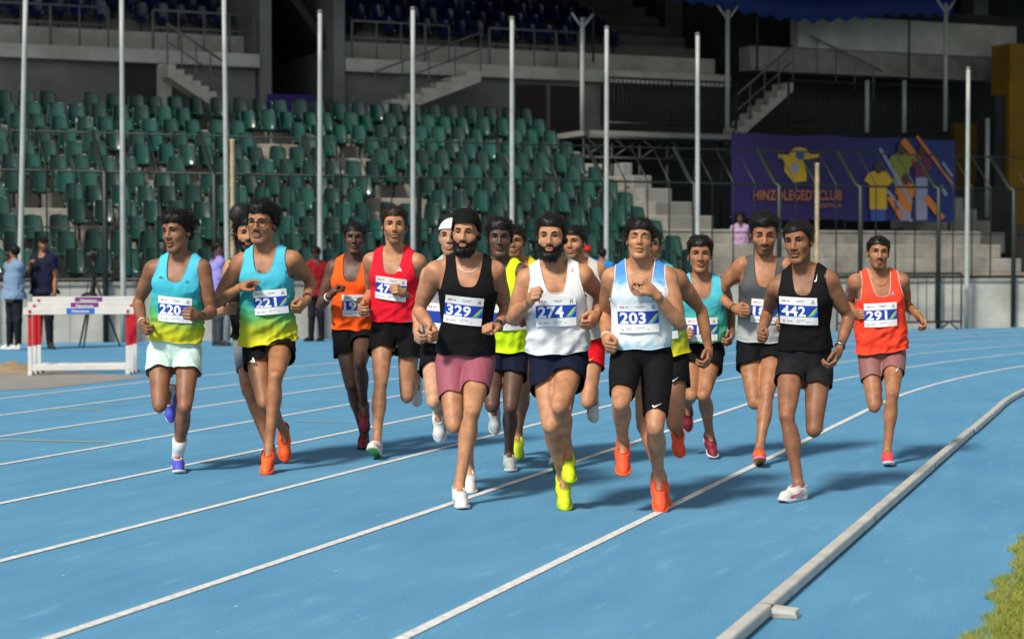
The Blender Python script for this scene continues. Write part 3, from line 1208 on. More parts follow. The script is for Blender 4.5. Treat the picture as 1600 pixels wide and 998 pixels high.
def bib_layout(num, W=.222, Hh=.166):
    """flat pieces of one bib: list of (V(u,v), faces, material, lift)"""
    L = []
    def grid(u0, u1, v0, v1, m, lift, nu=8, nv=3):
        V = [(u0 + (u1 - u0) * i / nu, v0 + (v1 - v0) * j / nv) for j in range(nv + 1) for i in range(nu + 1)]
        F = [(j * (nu + 1) + i, j * (nu + 1) + i + 1, (j + 1) * (nu + 1) + i + 1, (j + 1) * (nu + 1) + i) for j in range(nv) for i in range(nu)]
        L.append((np.array(V), F, m, lift))
    w, h = W / 2, Hh / 2
    grid(-w, w, -h, h, 0, 0, 12, 8)
    grid(-w, w, -h + .048, -h + .118, 1, .0010, 12, 4)
    if num:
        V, F = text_tris(num, .084, .0026)
        V = V[:, :2] - np.array([V[:, 0].min(), 0])
        wd = V[:, 0].max()
        want = .047 * len(num)
        V[:, 0] *= want / wd
        V += np.array([-w + .012, -h + .053])
        L.append((V, F, 2, .0022))
    # leaf sweep on the right of the blue band
    n = 10
    lo = [(w - .058 + .056 * i / n, -h + .050 + .050 * (i / n) ** 1.7) for i in range(n + 1)]
    hi = [(w - .058 + .056 * i / n, -h + .050 + .050 * (i / n) ** 1.7 + .018 * math.sin(math.pi * min(1, i / n * .8 + .03)) ** 1.2) for i in range(n + 1)]
    V = np.array(lo + hi)
    F = [(i, i + 1, n + 2 + i, n + 1 + i) for i in range(n)]
    L.append((V, F, 5, .0016))
    V2 = V.copy()
    V2[:, 1] = np.maximum(V2[:, 1] - .016, -h + .0485)
    L.append((V2, F, 6, .0013))
    # bow-tie hexagon mark, caption bars, tower mark
    c = np.array([-w + .027, h - .024])
    hexa = [(-.012, 0), (-.006, .006), (.006, .006), (.012, 0), (.006, -.006), (-.006, -.006)]
    V = np.array([(x, y) for x, y in hexa] + [(0, 0)]) + c
    L.append((V, [(0, 6, 1), (6, 3, 2), (6, 4, 3), (0, 5, 6)], 4, .0012))
    grid(-w + .045, -w + .062, h - .026, h - .022, 3, .0012, 1, 1)
    grid(-.012, .040, h - .022, h - .019, 3, .0012, 1, 1)
    grid(-.004, .030, h - .029, h - .027, 3, .0012, 1, 1)
    a = np.array([w - .024, h - .038])
    V = np.array([(-.010, 0), (-.004, 0), (-.002, .026), (-.004, .026), (.004, 0), (.010, 0), (.004, .026), (.002, .026), (-.006, .009), (.006, .009), (.0055, .013), (-.0055, .013)]) + a
    L.append((V, [(0, 1, 2, 3), (4, 5, 6, 7), (8, 9, 10, 11)], 3, .0012))
    grid(-w + .016, -w + .032, -h + .014, -h + .017, 3, .0012, 1, 1)
    grid(-w + .016, -w + .030, -h + .022, -h + .024, 3, .0012, 1, 1)
    grid(-w + .042, -w + .072, -h + .018, -h + .022, 3, .0012, 1, 1)
    grid(-.012, .034, -h + .026, -h + .029, 3, .0012, 1, 1)
    grid(-.012, .058, -h + .016, -h + .019, 3, .0012, 1, 1)
    return L

SWOOSH = [(-.5, .02), (-.46, -.10), (-.36, -.16), (-.22, -.14), (.5, .18), (-.16, .0), (-.30, -.02), (-.38, .03), (-.40, .10)]
STRIPES = [[(-.5, -.3), (-.25, -.3), (-.35, -.12), (-.5, -.2)], [(-.15, -.3), (.1, -.3), (-.12, .12), (-.32, .0)], [(.2, -.3), (.5, -.3), (.08, .48), (-.12, .34)]]
ARC = [[(math.cos(a) * .5, math.sin(a) * .42) for a in np.linspace(.1, 3.04, 9)] + [(math.cos(a) * .36, math.sin(a) * .28) for a in np.linspace(3.04, .1, 9)],
       [(math.cos(a) * .26, math.sin(a) * .20) for a in np.linspace(.1, 3.04, 7)] + [(math.cos(a) * .15, math.sin(a) * .10) for a in np.linspace(3.04, .1, 7)]]
RC = [[(-.5, -.3), (-.38, -.3), (-.30, .0), (-.12, .0), (-.08, .12), (-.30, .14), (-.30, .28), (.0, .3), (.04, .42), (-.42, .4)],
      [(.5, .4), (.12, .4), (.05, .1), (.2, -.3), (.5, -.28), (.5, -.16), (.28, -.16), (.2, .08), (.26, .27), (.5, .27)]]

# ------------------------------------------------------------------ the grandstand, in its own frame
PL, PR = on_ground(0, 537), on_ground(1540, 512)
SU = norm(PR - PL)
SN = np.array([-SU[1], SU[0], 0])
def S3(u, w, z):
    p = PL + SU * u + SN * w
    return (p[0], p[1], z)
def uw(px, py, w):
    d = ray(px, py)
    t = ((PL + SN * w - CAM) @ SN) / (d @ SN)
    p = CAM + d * t
    return float((p - PL) @ SU), float(p[2])
def conc(name, c, c2, ns=1.6, bump=.35):
    m = mat(name, c, rough=.88, spec=.25, col2=c2, nscale=ns, bump=bump, bscale=14)
    return m
M_CONC = conc('concrete', (0.34, 0.33, 0.29, 1), (0.20, 0.19, 0.165, 1))
M_CONCW = conc('painted_plaster', (0.54, 0.53, 0.47, 1), (0.36, 0.35, 0.30, 1), 1.1)
M_CONCG = conc('grey_plaster', (0.21, 0.215, 0.20, 1), (0.135, 0.138, 0.128, 1), .8)
M_CONCD = conc('shade_dark_plaster', (0.045, 0.046, 0.044, 1), (0.028, 0.028, 0.027, 1), .8)  # dark tone puts the shade of recesses into the colour
M_RAIL = mat('rail_grey', (0.16, 0.165, 0.16, 1), rough=.55, spec=.4, noise=.3, nscale=6)
M_FENCE = mat('fence_green_black', (0.012, 0.020, 0.016, 1), rough=.5, spec=.4, noise=.3, nscale=10)
M_BLKM = mat('black_metal', (0.010, 0.010, 0.010, 1), rough=.5, spec=.4)
M_POLE = mat('pole_white', (0.36, 0.39, 0.37, 1), rough=.42, spec=.45, noise=.22, nscale=2.2)
M_WOOD = mat('bamboo', (0.42, 0.33, 0.19, 1), rough=.7, noise=.35, nscale=7)
M_GOLD = conc('gold_paint', (0.26, 0.14, 0.010, 1), (0.18, 0.10, 0.008, 1), 1.0)
M_OLIVE = conc('olive_paint', (0.13, 0.088, 0.012, 1), (0.075, 0.05, 0.008, 1), .9)
M_BROWN = mat('door_brown', (0.018, 0.013, 0.011, 1), rough=.7)
def sbox(u0, u1, w0, w1, z0, z1):
    return MB().box(u0, u1, w0, w1, z0, z1, T=S3)

# front wall, its coping as a part
wall = empty('perimeter_wall', S3(10, 0, 0), 'low cream plastered wall with dirty coping in front of the stand', 'wall')
rs = np.random.RandomState(12)
for i in range(11):
    u0 = -6 + 3.6 * i
    bevel(sbox(u0 + .004, u0 + 3.596, 0, .22, -.1, .98).build('wall_panel', M_CONCW, wall), .008)
    bevel(sbox(u0 + .004, u0 + 3.596, -.03, .25, .983, 1.05).build('coping', M_CONC, wall), .01)
# terrace steps
UR = 14.3
stand = empty('grandstand', S3(10, 6, 0), 'stepped concrete terrace of the lower stand with a stair aisle', 'grandstand')
AI0, AI1 = 6.32, 7.18
for i in range(12):
    z, w = .85 + .32 * i, .95 + .75 * i
    u1 = 23.2 if i < 5 else UR + .35 + .22 * (11 - i)
    o = sbox(-6, u1, w - .38, w + .372, z - .32 - (.6 if i == 0 else 0), z).build('step', M_CONC, stand)
    bevel(o, .02)
    if i in (7, 8, 9, 10):
        bevel(sbox(AI0 + .05, AI1 - .05, w - .72, w - .384, z - .315, z - .155).build('aisle_step', M_CONC, stand), .015)
# rising stair at the end of the seats and at the far right
for i in range(9):
    z, w = 2.13 + .30 * i, 4.75 + .55 * i
    bevel(sbox(22.4, 24.6, w - .28, w + .268, z - .5, z).build('stair_step', M_CONC, stand), .02)
for i in range(7):
    z = 2.45 + .33 * i
    bevel(sbox(UR + .9 + .1 * i, UR + 2.1 - .13 * i, 4.3 + .75 * i, 5.0 + .75 * i, z - .34, z).build('rubble_step', M_CONCG, stand), .03)

# ---- bucket seats
def seat_mesh():
    prof = [(-.20, .335), (-.19, .362), (-.12, .352), (.0, .335), (.09, .340), (.135, .375), (.165, .47), (.190, .60), (.210, .72), (.218, .79), (.224, .806)]
    V, F = [], []
    nx = 8
    for side in (0, 1):
        for j, (w, z) in enumerate(prof):
            for i in range(nx + 1):
                x = -1 + 2 * i / nx
                wd = .198 if j < 5 else .198 - .055 * ((j - 5) / 5.0) ** 2
                lift = .055 * abs(x) ** 3 * (1 if j < 5 else .4)
                fwd = -.085 * abs(x) ** 2.2 * (1 if j >= 5 else 0)
                rnd = -.045 * abs(x) ** 3.5 if j >= 9 else 0
                V.append((x * wd, w + fwd + (.012 if side and j > 4 else 0), z + lift + rnd - (.012 if side and j <= 4 else 0)))
    np_ = len(prof)
    off = np_ * (nx + 1)
    for j in range(np_ - 1):
        for i in range(nx):
            a = j * (nx + 1) + i
            F.append((a, a + 1, a + nx + 2, a + nx + 1))
            F.append((off + a, off + a + nx + 1, off + a + nx + 2, off + a + 1))
    for i in range(nx):
        F.append((i + 1, i, off + i, off + i + 1))
        t = (np_ - 1) * (nx + 1) + i
        F.append((t, t + 1, off + t + 1, off + t))
    for j in range(np_ - 1):
        a, b = j * (nx + 1), (j + 1) * (nx + 1)
        F.append((a, b, off + b, off + a))
        a, b = a + nx, b + nx
        F.append((b, a, off + a, off + b))
    M = [0] * len(F)
    mb = MB()
    mb.add(V, F, 0)
    mb.box(-.10, .10, -.05, .10, .29, .333, m=1)
    mb.box(-.025, .025, .0, .05, .0, .30, m=1)
    return mb
M_SEATG = mat('seat_green', (0.003, 0.047, 0.035, 1), rough=.19, spec=.5, noise=.45, nscale=3.0, coords='Object')
M_SEATB = mat('seat_blue', (0.006, 0.016, 0.070, 1), rough=.3, spec=.5, noise=.4, nscale=3)
for m_ in (M_SEATG, M_SEATB):
    nt = m_.node_tree
    b_ = nt.nodes['Principled BSDF']
    src = b_.inputs['Base Color'].links[0].from_socket
    oi = nt.nodes.new('ShaderNodeObjectInfo')
    mr = nt.nodes.new('ShaderNodeMapRange')
    mr.inputs[3].default_value, mr.inputs[4].default_value = .55, 1.35
    hv = nt.nodes.new('ShaderNodeHueSaturation')
    nt.links.new(oi.outputs['Random'], mr.inputs[0])
    nt.links.new(mr.outputs[0], hv.inputs['Value'])
    nt.links.new(src, hv.inputs['Color'])
    nt.links.new(hv.outputs[0], b_.inputs['Base Color'])
    m2 = nt.nodes.new('ShaderNodeMapRange')
    m2.inputs[3].default_value, m2.inputs[4].default_value = .34, .14
    nt.links.new(oi.outputs['Random'], m2.inputs[0])
    nt.links.new(m2.outputs[0], b_.inputs['Roughness'])
M_BRKT = mat('seat_bracket', (0.02, 0.02, 0.02, 1), rough=.6)
sm = seat_mesh()
seat0 = sm.build('bucket_seat', [M_SEATG, M_BRKT], smooth=True)
recalc(seat0)
seatB = seat0.data.copy()
seatB.materials[0] = M_SEATB
SANG = math.atan2(SU[1], SU[0])
rs = np.random.RandomState(31)
def put_seat(me, u, w, z, label, group, rot=0.0):
    o = bpy.data.objects.new('bucket_seat', me)
    COL.objects.link(o)
    o.location = S3(u, w, z)
    o.rotation_euler = (rs.normal() * .05, rs.normal() * .03, SANG + rs.normal() * .09 + rot)
    tag(o, label, 'seat', group)
    return o
first = seat0.data
bpy.data.objects.remove(seat0)
spots = []
for i in range(12):
    z, w = .85 + .32 * i, 1.0 + .75 * i
    for j in range(32):
        u = -.9 + .481 * j
        if u > UR - .1 + .1 * (i % 3):
            continue
        # bare patches where seats have been taken off
        if any((u - cu) ** 2 / a + (i - ci) ** 2 / b < 1 for cu, ci, a, b in ((1.2, 3.6, .5, .8), (2.3, 2.2, .4, .5), (6.3, 10.2, .25, .6), (6.9, 8.6, .45, .5), (8.6, 7.4, .4, .4), (8.9, 4.4, .7, .8), (9.9, 3.4, .3, .4), (4.6, 1.1, .2, .3), (12.9, 6.2, .1, .2))):
            continue
        p = np.array(S3(u, w, z + .6))
        d = p - CAM
        if (800 + FPX * d[0] / d[1]) < -25 or rs.rand() < .015:
            continue
        spots.append((np.linalg.norm(d), u + .02 * rs.normal(), w, z))
spots.sort()
for _, u, w, z in spots[:300]:
    put_seat(first, u, w, z, 'green plastic bucket seat bolted to the lower concrete terrace', 'green seats of the lower stand')
rest = MB()
for _, u, w, z in spots[300:]:
    a = rs.normal() * .05
    T_ = lambda x, y, q: S3(u + x * math.cos(a) - y * math.sin(a), w + x * math.sin(a) + y * math.cos(a), z + q)
    n0 = len(rest.V)
    rest.V += [T_(*v) for v in sm.V]
    rest.F += [tuple(q + n0 for q in f) for f in sm.F]
    rest.M += sm.M
if rest.V:
    tag(recalc(rest.build('bucket_seat_rows', [M_SEATG, M_BRKT], smooth=True)), 'farthest green bucket seats along the top of the lower stand', 'seats', kind='stuff')

# ---- upper concourse
WF = 10.7
up = empty('upper_concourse', S3(10, WF, 0), 'grey upper concourse with pale edge beam above the seats', 'grandstand')
zb, zt = 6.05, 6.40
UA, UB = uw(405, 60, WF)[0], uw(540, 100, WF)[0]
UE = uw(1140, 118, WF)[0]
zb = uw(400, 106, WF)[1]
zt = uw(400, 85, WF)[1]
for u0, u1 in ((-8, UA), (UB, UE)):
    bevel(sbox(u0, u1, WF - .06, WF + .6, zb, zt).build('edge_beam', M_CONCW, up), .015)
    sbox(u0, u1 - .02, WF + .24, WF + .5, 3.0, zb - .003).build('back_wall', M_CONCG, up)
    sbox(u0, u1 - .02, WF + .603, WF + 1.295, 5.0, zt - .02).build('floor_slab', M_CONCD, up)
# passage between the two blocks
sbox(UA + .02, UA + .3, WF + .0, WF + 5, 3.0, 9.5).build('passage_wall', M_CONCG, up)
sbox(UB - .3, UB - .02, WF + .0, WF + 5, 3.0, 9.5).build('passage_wall', M_CONCG, up)
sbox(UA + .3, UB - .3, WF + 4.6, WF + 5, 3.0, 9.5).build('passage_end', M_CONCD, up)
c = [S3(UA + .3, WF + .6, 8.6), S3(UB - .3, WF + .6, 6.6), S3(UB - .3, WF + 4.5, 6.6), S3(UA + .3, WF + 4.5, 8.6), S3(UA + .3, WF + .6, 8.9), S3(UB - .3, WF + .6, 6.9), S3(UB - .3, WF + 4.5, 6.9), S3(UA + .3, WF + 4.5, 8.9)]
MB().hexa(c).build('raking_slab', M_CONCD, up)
# openings under the beam
for xa, xb in ((812, 858), (866, 912)):
    u0, u1 = uw(xa, 160, WF)[0], uw(xb, 160, WF)[0]
    sbox(u0, u1, WF + .18, WF + .236, 3.2, zb - .12).build('door_leaf', M_BROWN, up)
u0, u1 = uw(190, 120, WF)[0], uw(246, 120, WF)[0]
sbox(u0, u1, WF + .16, WF + .237, 3.4, zb - .03).build('recess_shade_panel', M_CONCD, up)  # dark panel on the wall stands in for a shaded recess
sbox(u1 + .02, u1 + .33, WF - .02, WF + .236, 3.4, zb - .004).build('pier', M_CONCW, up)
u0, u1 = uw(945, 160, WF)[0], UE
sbox(u0, u1, WF + .15, WF + .237, 3.0, zb - .05).build('opening_shade_panel', M_CONCD, up)  # dark panel stands in for the unlit opening under the beam
# stairs down from the concourse
def stair(xa, ya, xb, yb, name_u, W0=WF - .75, n=7):
    ua, za = uw(xa, ya, W0)
    ub, zb_ = uw(xb, yb, W0)
    st = empty('concourse_stair', S3((ua + ub) / 2, W0, zb_), name_u, 'staircase')
    for i in range(n):
        f0, f1 = i / n, (i + 1) / n
        a, b = ua + (ub - ua) * f0, ua + (ub - ua) * f1
        z = za + (zb_ - za) * f1
        lo, hi = min(a, b), max(a, b)
        sbox(lo + .002, hi - .002, W0, WF - .07, z - .10, z + .06).build('tread', M_CONCW, st)
    t = .34
    q = [S3(ua, W0 + .02, za - t), S3(ub, W0 + .02, zb_ - t), S3(ub, WF - .09, zb_ - t), S3(ua, WF - .09, za - t), S3(ua, W0 + .02, za - .12), S3(ub, W0 + .02, zb_ - .12), S3(ub, WF - .09, zb_ - .12), S3(ua, WF - .09, za - .12)]
    recalc(MB().hexa(q).build('stringer', M_CONCW, st))
    for dz, r in ((.86, .028), (.45, .02)):
        MB().tube([S3(ua, W0 + .03, za + dz), S3(ub, W0 + .03, zb_ + dz)], r, 8).build('handrail', M_RAIL, st, smooth=True)
    for i in range(5):
        f = i / 4
        MB().tube([S3(ua + (ub - ua) * f, W0 + .03, za + (zb_ - za) * f - .1), S3(ua + (ub - ua) * f, W0 + .03, za + (zb_ - za) * f + .86)], .02, 6).build('baluster', M_RAIL, st, smooth=True)
stair(262, 96, 352, 156, 'concrete stair with handrail coming down beside the left concourse wall')
stair(752, 106, 588, 168, 'concrete stair with handrail under the middle concourse beam')
stair(1240, 122, 1150, 202, 'concrete stair beside the black gate panels')
# railings along the beam
def railing(xa, xb, label):
    u0, u1 = uw(xa, 60, WF)[0], uw(xb, 60, WF)[0]
    r = empty('concourse_railing', S3(u0, WF, zt), label, 'railing')
    for dz in (.92, .52):
        MB().tube([S3(u0, WF + .05, zt + dz), S3(u1, WF + .05, zt + dz)], .026, 8).build('rail', M_RAIL, r, smooth=True)
    n = max(2, int((u1 - u0) / .55))
    for i in range(n + 1):
        u = u0 + (u1 - u0) * i / n
        MB().tube([S3(u, WF + .05, zt), S3(u, WF + .05, zt + .92)], .022 if i % 3 else .032, 6).build('baluster', M_RAIL, r, smooth=True)
railing(-60, 170, 'grey tube railing on the left end of the concourse beam')
railing(240, 398, 'grey tube railing beside the dark passage, left of it')
railing(551, 703, 'grey tube railing between the dark passage and the middle stair')
railing(766, 905, 'grey tube railing above the brown doors')
# upper tier and its blue seats
tier = empty('upper_tier', S3(10, 14, 0), 'dark upper tier of concrete steps under the roof', 'grandstand')
for u0, u1 in ((-8, UA), (UB, UE + .3)):
    sbox(u0, u1 - .01, WF + 1.3, WF + 1.39, zt - .3, zt + .56).build('front_riser', M_CONCW, tier)
    for i in range(9):
        sbox(u0, u1, WF + 1.4 + .8 * i, WF + 2.195 + .8 * i, 5.5, zt + .38 * i + .55).build('step', M_CONCG, tier)
nb = 0
for i in range(4):
    for j in range(58):
        u = -1.6 + .49 * j
        w = WF + 1.85 + .8 * i
        if UA - .3 < u < UB + .3 or u > 18.3 or (i + j * 7) % 13 == 0:
            continue
        d = np.array(S3(u, w, 7)) - CAM
        x = 800 + FPX * d[0] / d[1]
        if x < -20 or (i > 2 and x < 420):
            continue
        put_seat(seatB, u, w, zt + .38 * i + .55, 'dark blue plastic bucket seat on the upper tier', 'blue seats of the upper tier')
        nb += 1
print('blue', nb)
# unseen roof added to shade the upper tier and right side, and the rear wall
roof = empty('added_shade_roof', S3(10, 18, 11), 'deep flat concrete roof over the upper tier', 'roof')
sbox(-45, 60, 6.0, 27, 11.2, 11.7).build('shade_slab', M_CONCD, roof)
sbox(10.5, 60, -1.5, 5.99, 11.15, 11.65).build('shade_slab', M_CONCD, roof)  # forward slab added to keep light off the banner and gold column
sbox(-45, 10.49, 5.8, 5.995, 10.9, 11.9).build('shade_slab_edge', M_CONCG, roof)
for i in range(7):
    sbox(-24 + 12 * i, -23.4 + 12 * i, 20.9, 21.6, -.1, 11.195).build('column', M_CONCG, roof)
sbox(-45, 60, 22, 22.4, -.1, 11.19).build('rear_wall', M_CONCD, roof)

# ---- right side: gate panels, platform, parapet, gold walls
def gate(xa, xb, W, ztop, zbot, label, nbar):
    u0, u1 = uw(xa, 160, W)[0], uw(xb, 160, W)[0]
    g_ = empty('gate_panel', S3(u0, W, zbot), label, 'gate')
    for z in (ztop, zbot + .05):
        MB().tube([S3(u0, W, z), S3(u1, W, z)], .028, 8).build('rail', M_BLKM, g_, smooth=True)
    for i in range(nbar + 1):
        u = u0 + (u1 - u0) * i / nbar
        MB().tube([S3(u, W, zbot), S3(u, W, ztop)], .034 if i in (0, nbar // 2, nbar) else .013, 6).build('bar', M_BLKM, g_, smooth=True)
    for f in (0, .5, 1):
        u = u0 + (u1 - u0) * f
        MB().tube([S3(u - .22, W, zbot - .25), S3(u, W, zbot + .02), S3(u + .22, W, zbot - .25)], .02, 6).build('foot', M_BLKM, g_, smooth=True)
gate(945, 1150, 8.0, 5.85, 4.72, 'black vertical bar gate panel standing on the pale platform', 30)
gate(1232, 1482, 8.0, 5.98, 4.78, 'black vertical bar gate panel above the purple banner', 32)
ug0, ug1 = uw(905, 200, 8.0)[0], uw(1160, 200, 8.0)[0]
pf = empty('platform', S3(ug0, 8, 4), 'pale slab platform on a black scaffold frame', 'platform')
bevel(sbox(ug0, ug1, 7.7, 10.4, 4.42, 4.55).build('deck', M_CONCG, pf), .01)
for f in np.linspace(0, 1, 7):
    u = ug0 + (ug1 - ug0) * f
    MB().tube([S3(u, 7.75, 2.2), S3(u, 7.75, 4.42)], .04, 6).build('prop', M_BLKM, pf, smooth=True)
for i in range(6):
    u = ug0 + (ug1 - ug0) * i / 6
    v = ug0 + (ug1 - ug0) * (i + 1) / 6
    MB().tube([S3(u, 7.72, 3.9), S3(v, 7.72, 4.38)], .026, 6).build('brace', M_BLKM, pf, smooth=True)
    MB().tube([S3(u, 7.70, 4.38), S3(v, 7.70, 3.9)], .026, 6).build('brace', M_BLKM, pf, smooth=True)
for z in (4.38, 3.9):
    MB().tube([S3(ug0, 7.68, z), S3(ug1, 7.68, z)], .04, 6).build('ledger', M_BLKM, pf, smooth=True)
sbox(UR + .3, 24.5, 10.0, 10.4, 0, 4.40).build('void_shade_panel', M_CONCD, pf)  # dark sheet stands in for the shaded void below the deck
# parapet on the right
pz0, pz1, pz2 = 6.75, 7.15, 8.05
ur0, ur1 = uw(1244, 60, WF)[0], uw(1585, 60, WF)[0]
par = empty('parapet', S3(ur0, WF, pz0), 'plain cream parapet with a dark soffit above the banner', 'parapet')
bevel(sbox(ur0, ur1, WF - .1, WF + .3, pz1, pz2).build('parapet_wall', M_CONCW, par), .02)
sbox(ur0 - 1.4, ur1 - .1, WF + .02, WF + .6, pz0 - .25, pz1 - .003).build('soffit_beam', M_CONC, par)
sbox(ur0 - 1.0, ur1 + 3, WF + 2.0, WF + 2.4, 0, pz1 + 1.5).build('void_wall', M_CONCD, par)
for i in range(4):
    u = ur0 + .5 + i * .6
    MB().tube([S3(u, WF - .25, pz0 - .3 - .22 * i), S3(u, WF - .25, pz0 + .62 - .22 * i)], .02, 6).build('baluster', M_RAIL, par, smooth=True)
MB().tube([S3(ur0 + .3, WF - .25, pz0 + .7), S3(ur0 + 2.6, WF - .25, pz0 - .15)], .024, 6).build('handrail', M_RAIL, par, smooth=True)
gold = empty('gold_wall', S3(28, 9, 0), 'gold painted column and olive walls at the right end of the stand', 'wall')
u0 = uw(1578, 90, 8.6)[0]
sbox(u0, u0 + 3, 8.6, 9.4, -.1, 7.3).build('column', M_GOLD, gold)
sbox(u0 - .35, u0 - .003, 8.75, 9.3, -.1, 5.9).build('column_shade_strip', M_CONCD, gold)  # solid dark strip stands in for shadow beside the column
u1 = uw(1492, 190, 9.6)[0]
sbox(u1, u0 - .3, 9.6, 9.9, -.1, 5.2).build('olive_wall', M_OLIVE, gold)
sbox(24.6, u0 - .3, 8.0, 8.4, 0, 3.3).build('low_wall', M_CONCD, gold)
sbox(24.6, u0 + 3, 3.6, 4.0, 0, 2.3).build('low_wall', M_CONCD, gold)
# poles with forked heads, white
def fork_pole(x, ya, yb, W, label, fork=True):
    u, za = uw(x, ya, W)
    zb_ = uw(x, yb, W)[1]
    p = empty('fork_pole', S3(u, W, zb_), label, 'pole')
    MB().tube([S3(u, W, zb_), S3(u, W, za)], .055, 10).build('shaft', M_POLE, p, smooth=True)
    if fork:
        for s_ in (-1, 1):
            MB().tube([S3(u, W, za - .25), S3(u + .28 * s_, W, za + .1)], .028, 8).build('fork_arm', M_POLE, p, smooth=True)
fork_pole(1137, 16, 205, 7.6, 'white post with forked head rising behind the left end of the banner')
fork_pole(1478, 6, 205, 7.6, 'white post with forked head rising behind the right end of the banner')
fork_pole(910, 28, 205, 7.6, 'white post with forked head beside the brown doors')
fork_pole(1355, 126, 207, 7.7, 'plain white post in the black bar panel, left one', False)
fork_pole(1413, 126, 207, 7.7, 'plain white post in the black bar panel, right one', False)
fork_pole(1543, 185, 340, 6.0, 'slim pale post in front of the olive wall', False)
# blue scalloped canopy
M_CANO = mat('canopy_blue', lin(12, 40, 104), rough=.6, spec=.3, noise=.25, nscale=1.5)
ca = empty('canopy', S3(21, 9, 8), 'blue cloth canopy with a scalloped edge above the parapet', 'canopy')
uc0, uc1 = uw(868, 10, 8.9)[0], uw(1488, 10, 8.9)[0]
n = 46
V = []
for i in range(n + 1):
    f = i / n
    u = uc0 + (uc1 - uc0) * f
    sag = -.30 * math.exp(-((f - .62) / .22) ** 2) + .05 * math.sin(f * 9)
    zz = 8.12 + sag
    V += [S3(u, 12.5, zz + 1.8), S3(u, 8.9, zz + .42), S3(u, 8.88, zz + .0), S3(u, 8.95, zz - .10 - .12 * abs(math.sin(math.pi * i / 2)))]
F = [(4 * i + j, 4 * i + 4 + j, 4 * i + 5 + j, 4 * i + 1 + j) for i in range(n) for j in range(3)]
new_obj('canopy_cloth', V, F, M_CANO, ca)
for f in (.1, .5, .9):
    u = uc0 + (uc1 - uc0) * f
    MB().tube([S3(u, 9.2, zt), S3(u, 9.2, 8.4)], .03, 6).build('prop', M_BLKM, ca, smooth=True)
# small purple hoarding in the passage
u0, u1 = uw(418, 155, WF - .1)[0], uw(505, 155, WF - .1)[0]
M_PURP = mat('banner_purple', lin(44, 26, 110), rough=.55, spec=.3, noise=.25, nscale=1.2)
tag(sbox(u0, u1, WF - .14, WF - .1, 4.2, uw(450, 148, WF - .1)[1]).build('hoarding', M_PURP), 'small plain purple hoarding at the foot of the dark passage', 'hoarding')

# ---- the banner
BW = 3.6
bu0, bz1 = uw(1143, 208, BW)
bu1, bz0 = uw(1492, 346, BW)
ban = empty('banner', S3((bu0 + bu1) / 2, BW, bz0), 'large purple club banner with winged emblem, lettering and players in yellow', 'banner')
m_ = mat('banner_cloth', lin(50, 30, 118), rough=.5, spec=.35)
nt = m_.node_tree
at_ = nt.nodes.new('ShaderNodeAttribute')
at_.attribute_name = 'tx'
rp = nt.nodes.new('ShaderNodeValToRGB')
rp.color_ramp.elements[0].position, rp.color_ramp.elements[0].color = .35, lin(30, 18, 70)
rp.color_ramp.elements[1].position, rp.color_ramp.elements[1].color = .95, lin(18, 36, 96)
nt.links.new(at_.outputs['Fac'], rp.inputs[0])
nt.links.new(rp.outputs[0], nt.nodes['Principled BSDF'].inputs['Base Color'])
nx, nz = 40, 12
V, tx = [], []
for j in range(nz + 1):
    for i in range(nx + 1):
        f, q = i / nx, j / nz
        V.append(S3(bu0 + (bu1 - bu0) * f, BW + .012 * math.sin(f * 23 + q * 3) + .01 * math.sin(q * 9), bz0 + (bz1 - bz0) * q + .02 * math.sin(f * 3.14 * 6) * (abs(q - .5) * 2)))
        tx.append(f)
F = [(j * (nx + 1) + i, j * (nx + 1) + i + 1, (j + 1) * (nx + 1) + i + 1, (j + 1) * (nx + 1) + i) for j in range(nz) for i in range(nx)]
new_obj('banner_sheet', V, F, m_, ban, attrs=dict(tx=tx))
def flat(name, px_pts, m, d):
    V = []
    for x, y in px_pts:
        u, z = uw(x, y, BW - .03)
        V.append(S3(u, BW - .03 - d, z))
    return new_obj(name, V, [tuple(range(len(V)))], m, ban, smooth=False)
Y1 = mat('banner_yellow', lin(165, 135, 18), rough=.5)
Y2 = mat('banner_orange', lin(170, 100, 18), rough=.5)
Y3 = mat('banner_pale', lin(115, 122, 145), rough=.5)
Y4 = mat('banner_maroon', lin(90, 20, 50), rough=.5)
Y5 = mat('banner_skin', lin(58, 36, 28), rough=.5)
Y6 = mat('banner_blue', lin(36, 66, 130), rough=.5)
Y7 = mat('banner_text', lin(135, 82, 36), rough=.5)
Y8 = mat('banner_olive', lin(105, 112, 34), rough=.5)
Y9 = mat('banner_navy', lin(30, 34, 60), rough=.5)
el = lambda cx, cy, rx, ry, n=20, a0=0, a1=6.2832: [(cx + rx * math.cos(a0 + (a1 - a0) * i / n), cy - ry * math.sin(a0 + (a1 - a0) * i / n)) for i in range(n + (0 if a1 - a0 > 6.2 else 1))]
flat('emblem', [(1216, 241), (1236, 243), (1281, 241), (1279, 246), (1262, 249), (1260, 283), (1240, 285), (1226, 268), (1225, 250), (1216, 246)], Y1, 0)
flat('emblem', el(1249, 246, 17, 16, 16, 0, math.pi), Y1, .004)
flat('emblem', el(1250, 243, 7, 7), Y6, .008)
flat('emblem', [(1256, 249), (1277, 249), (1273, 276), (1262, 282)], Y9, .008)
flat('emblem', el(1241, 263, 6, 9), Y3, .008)
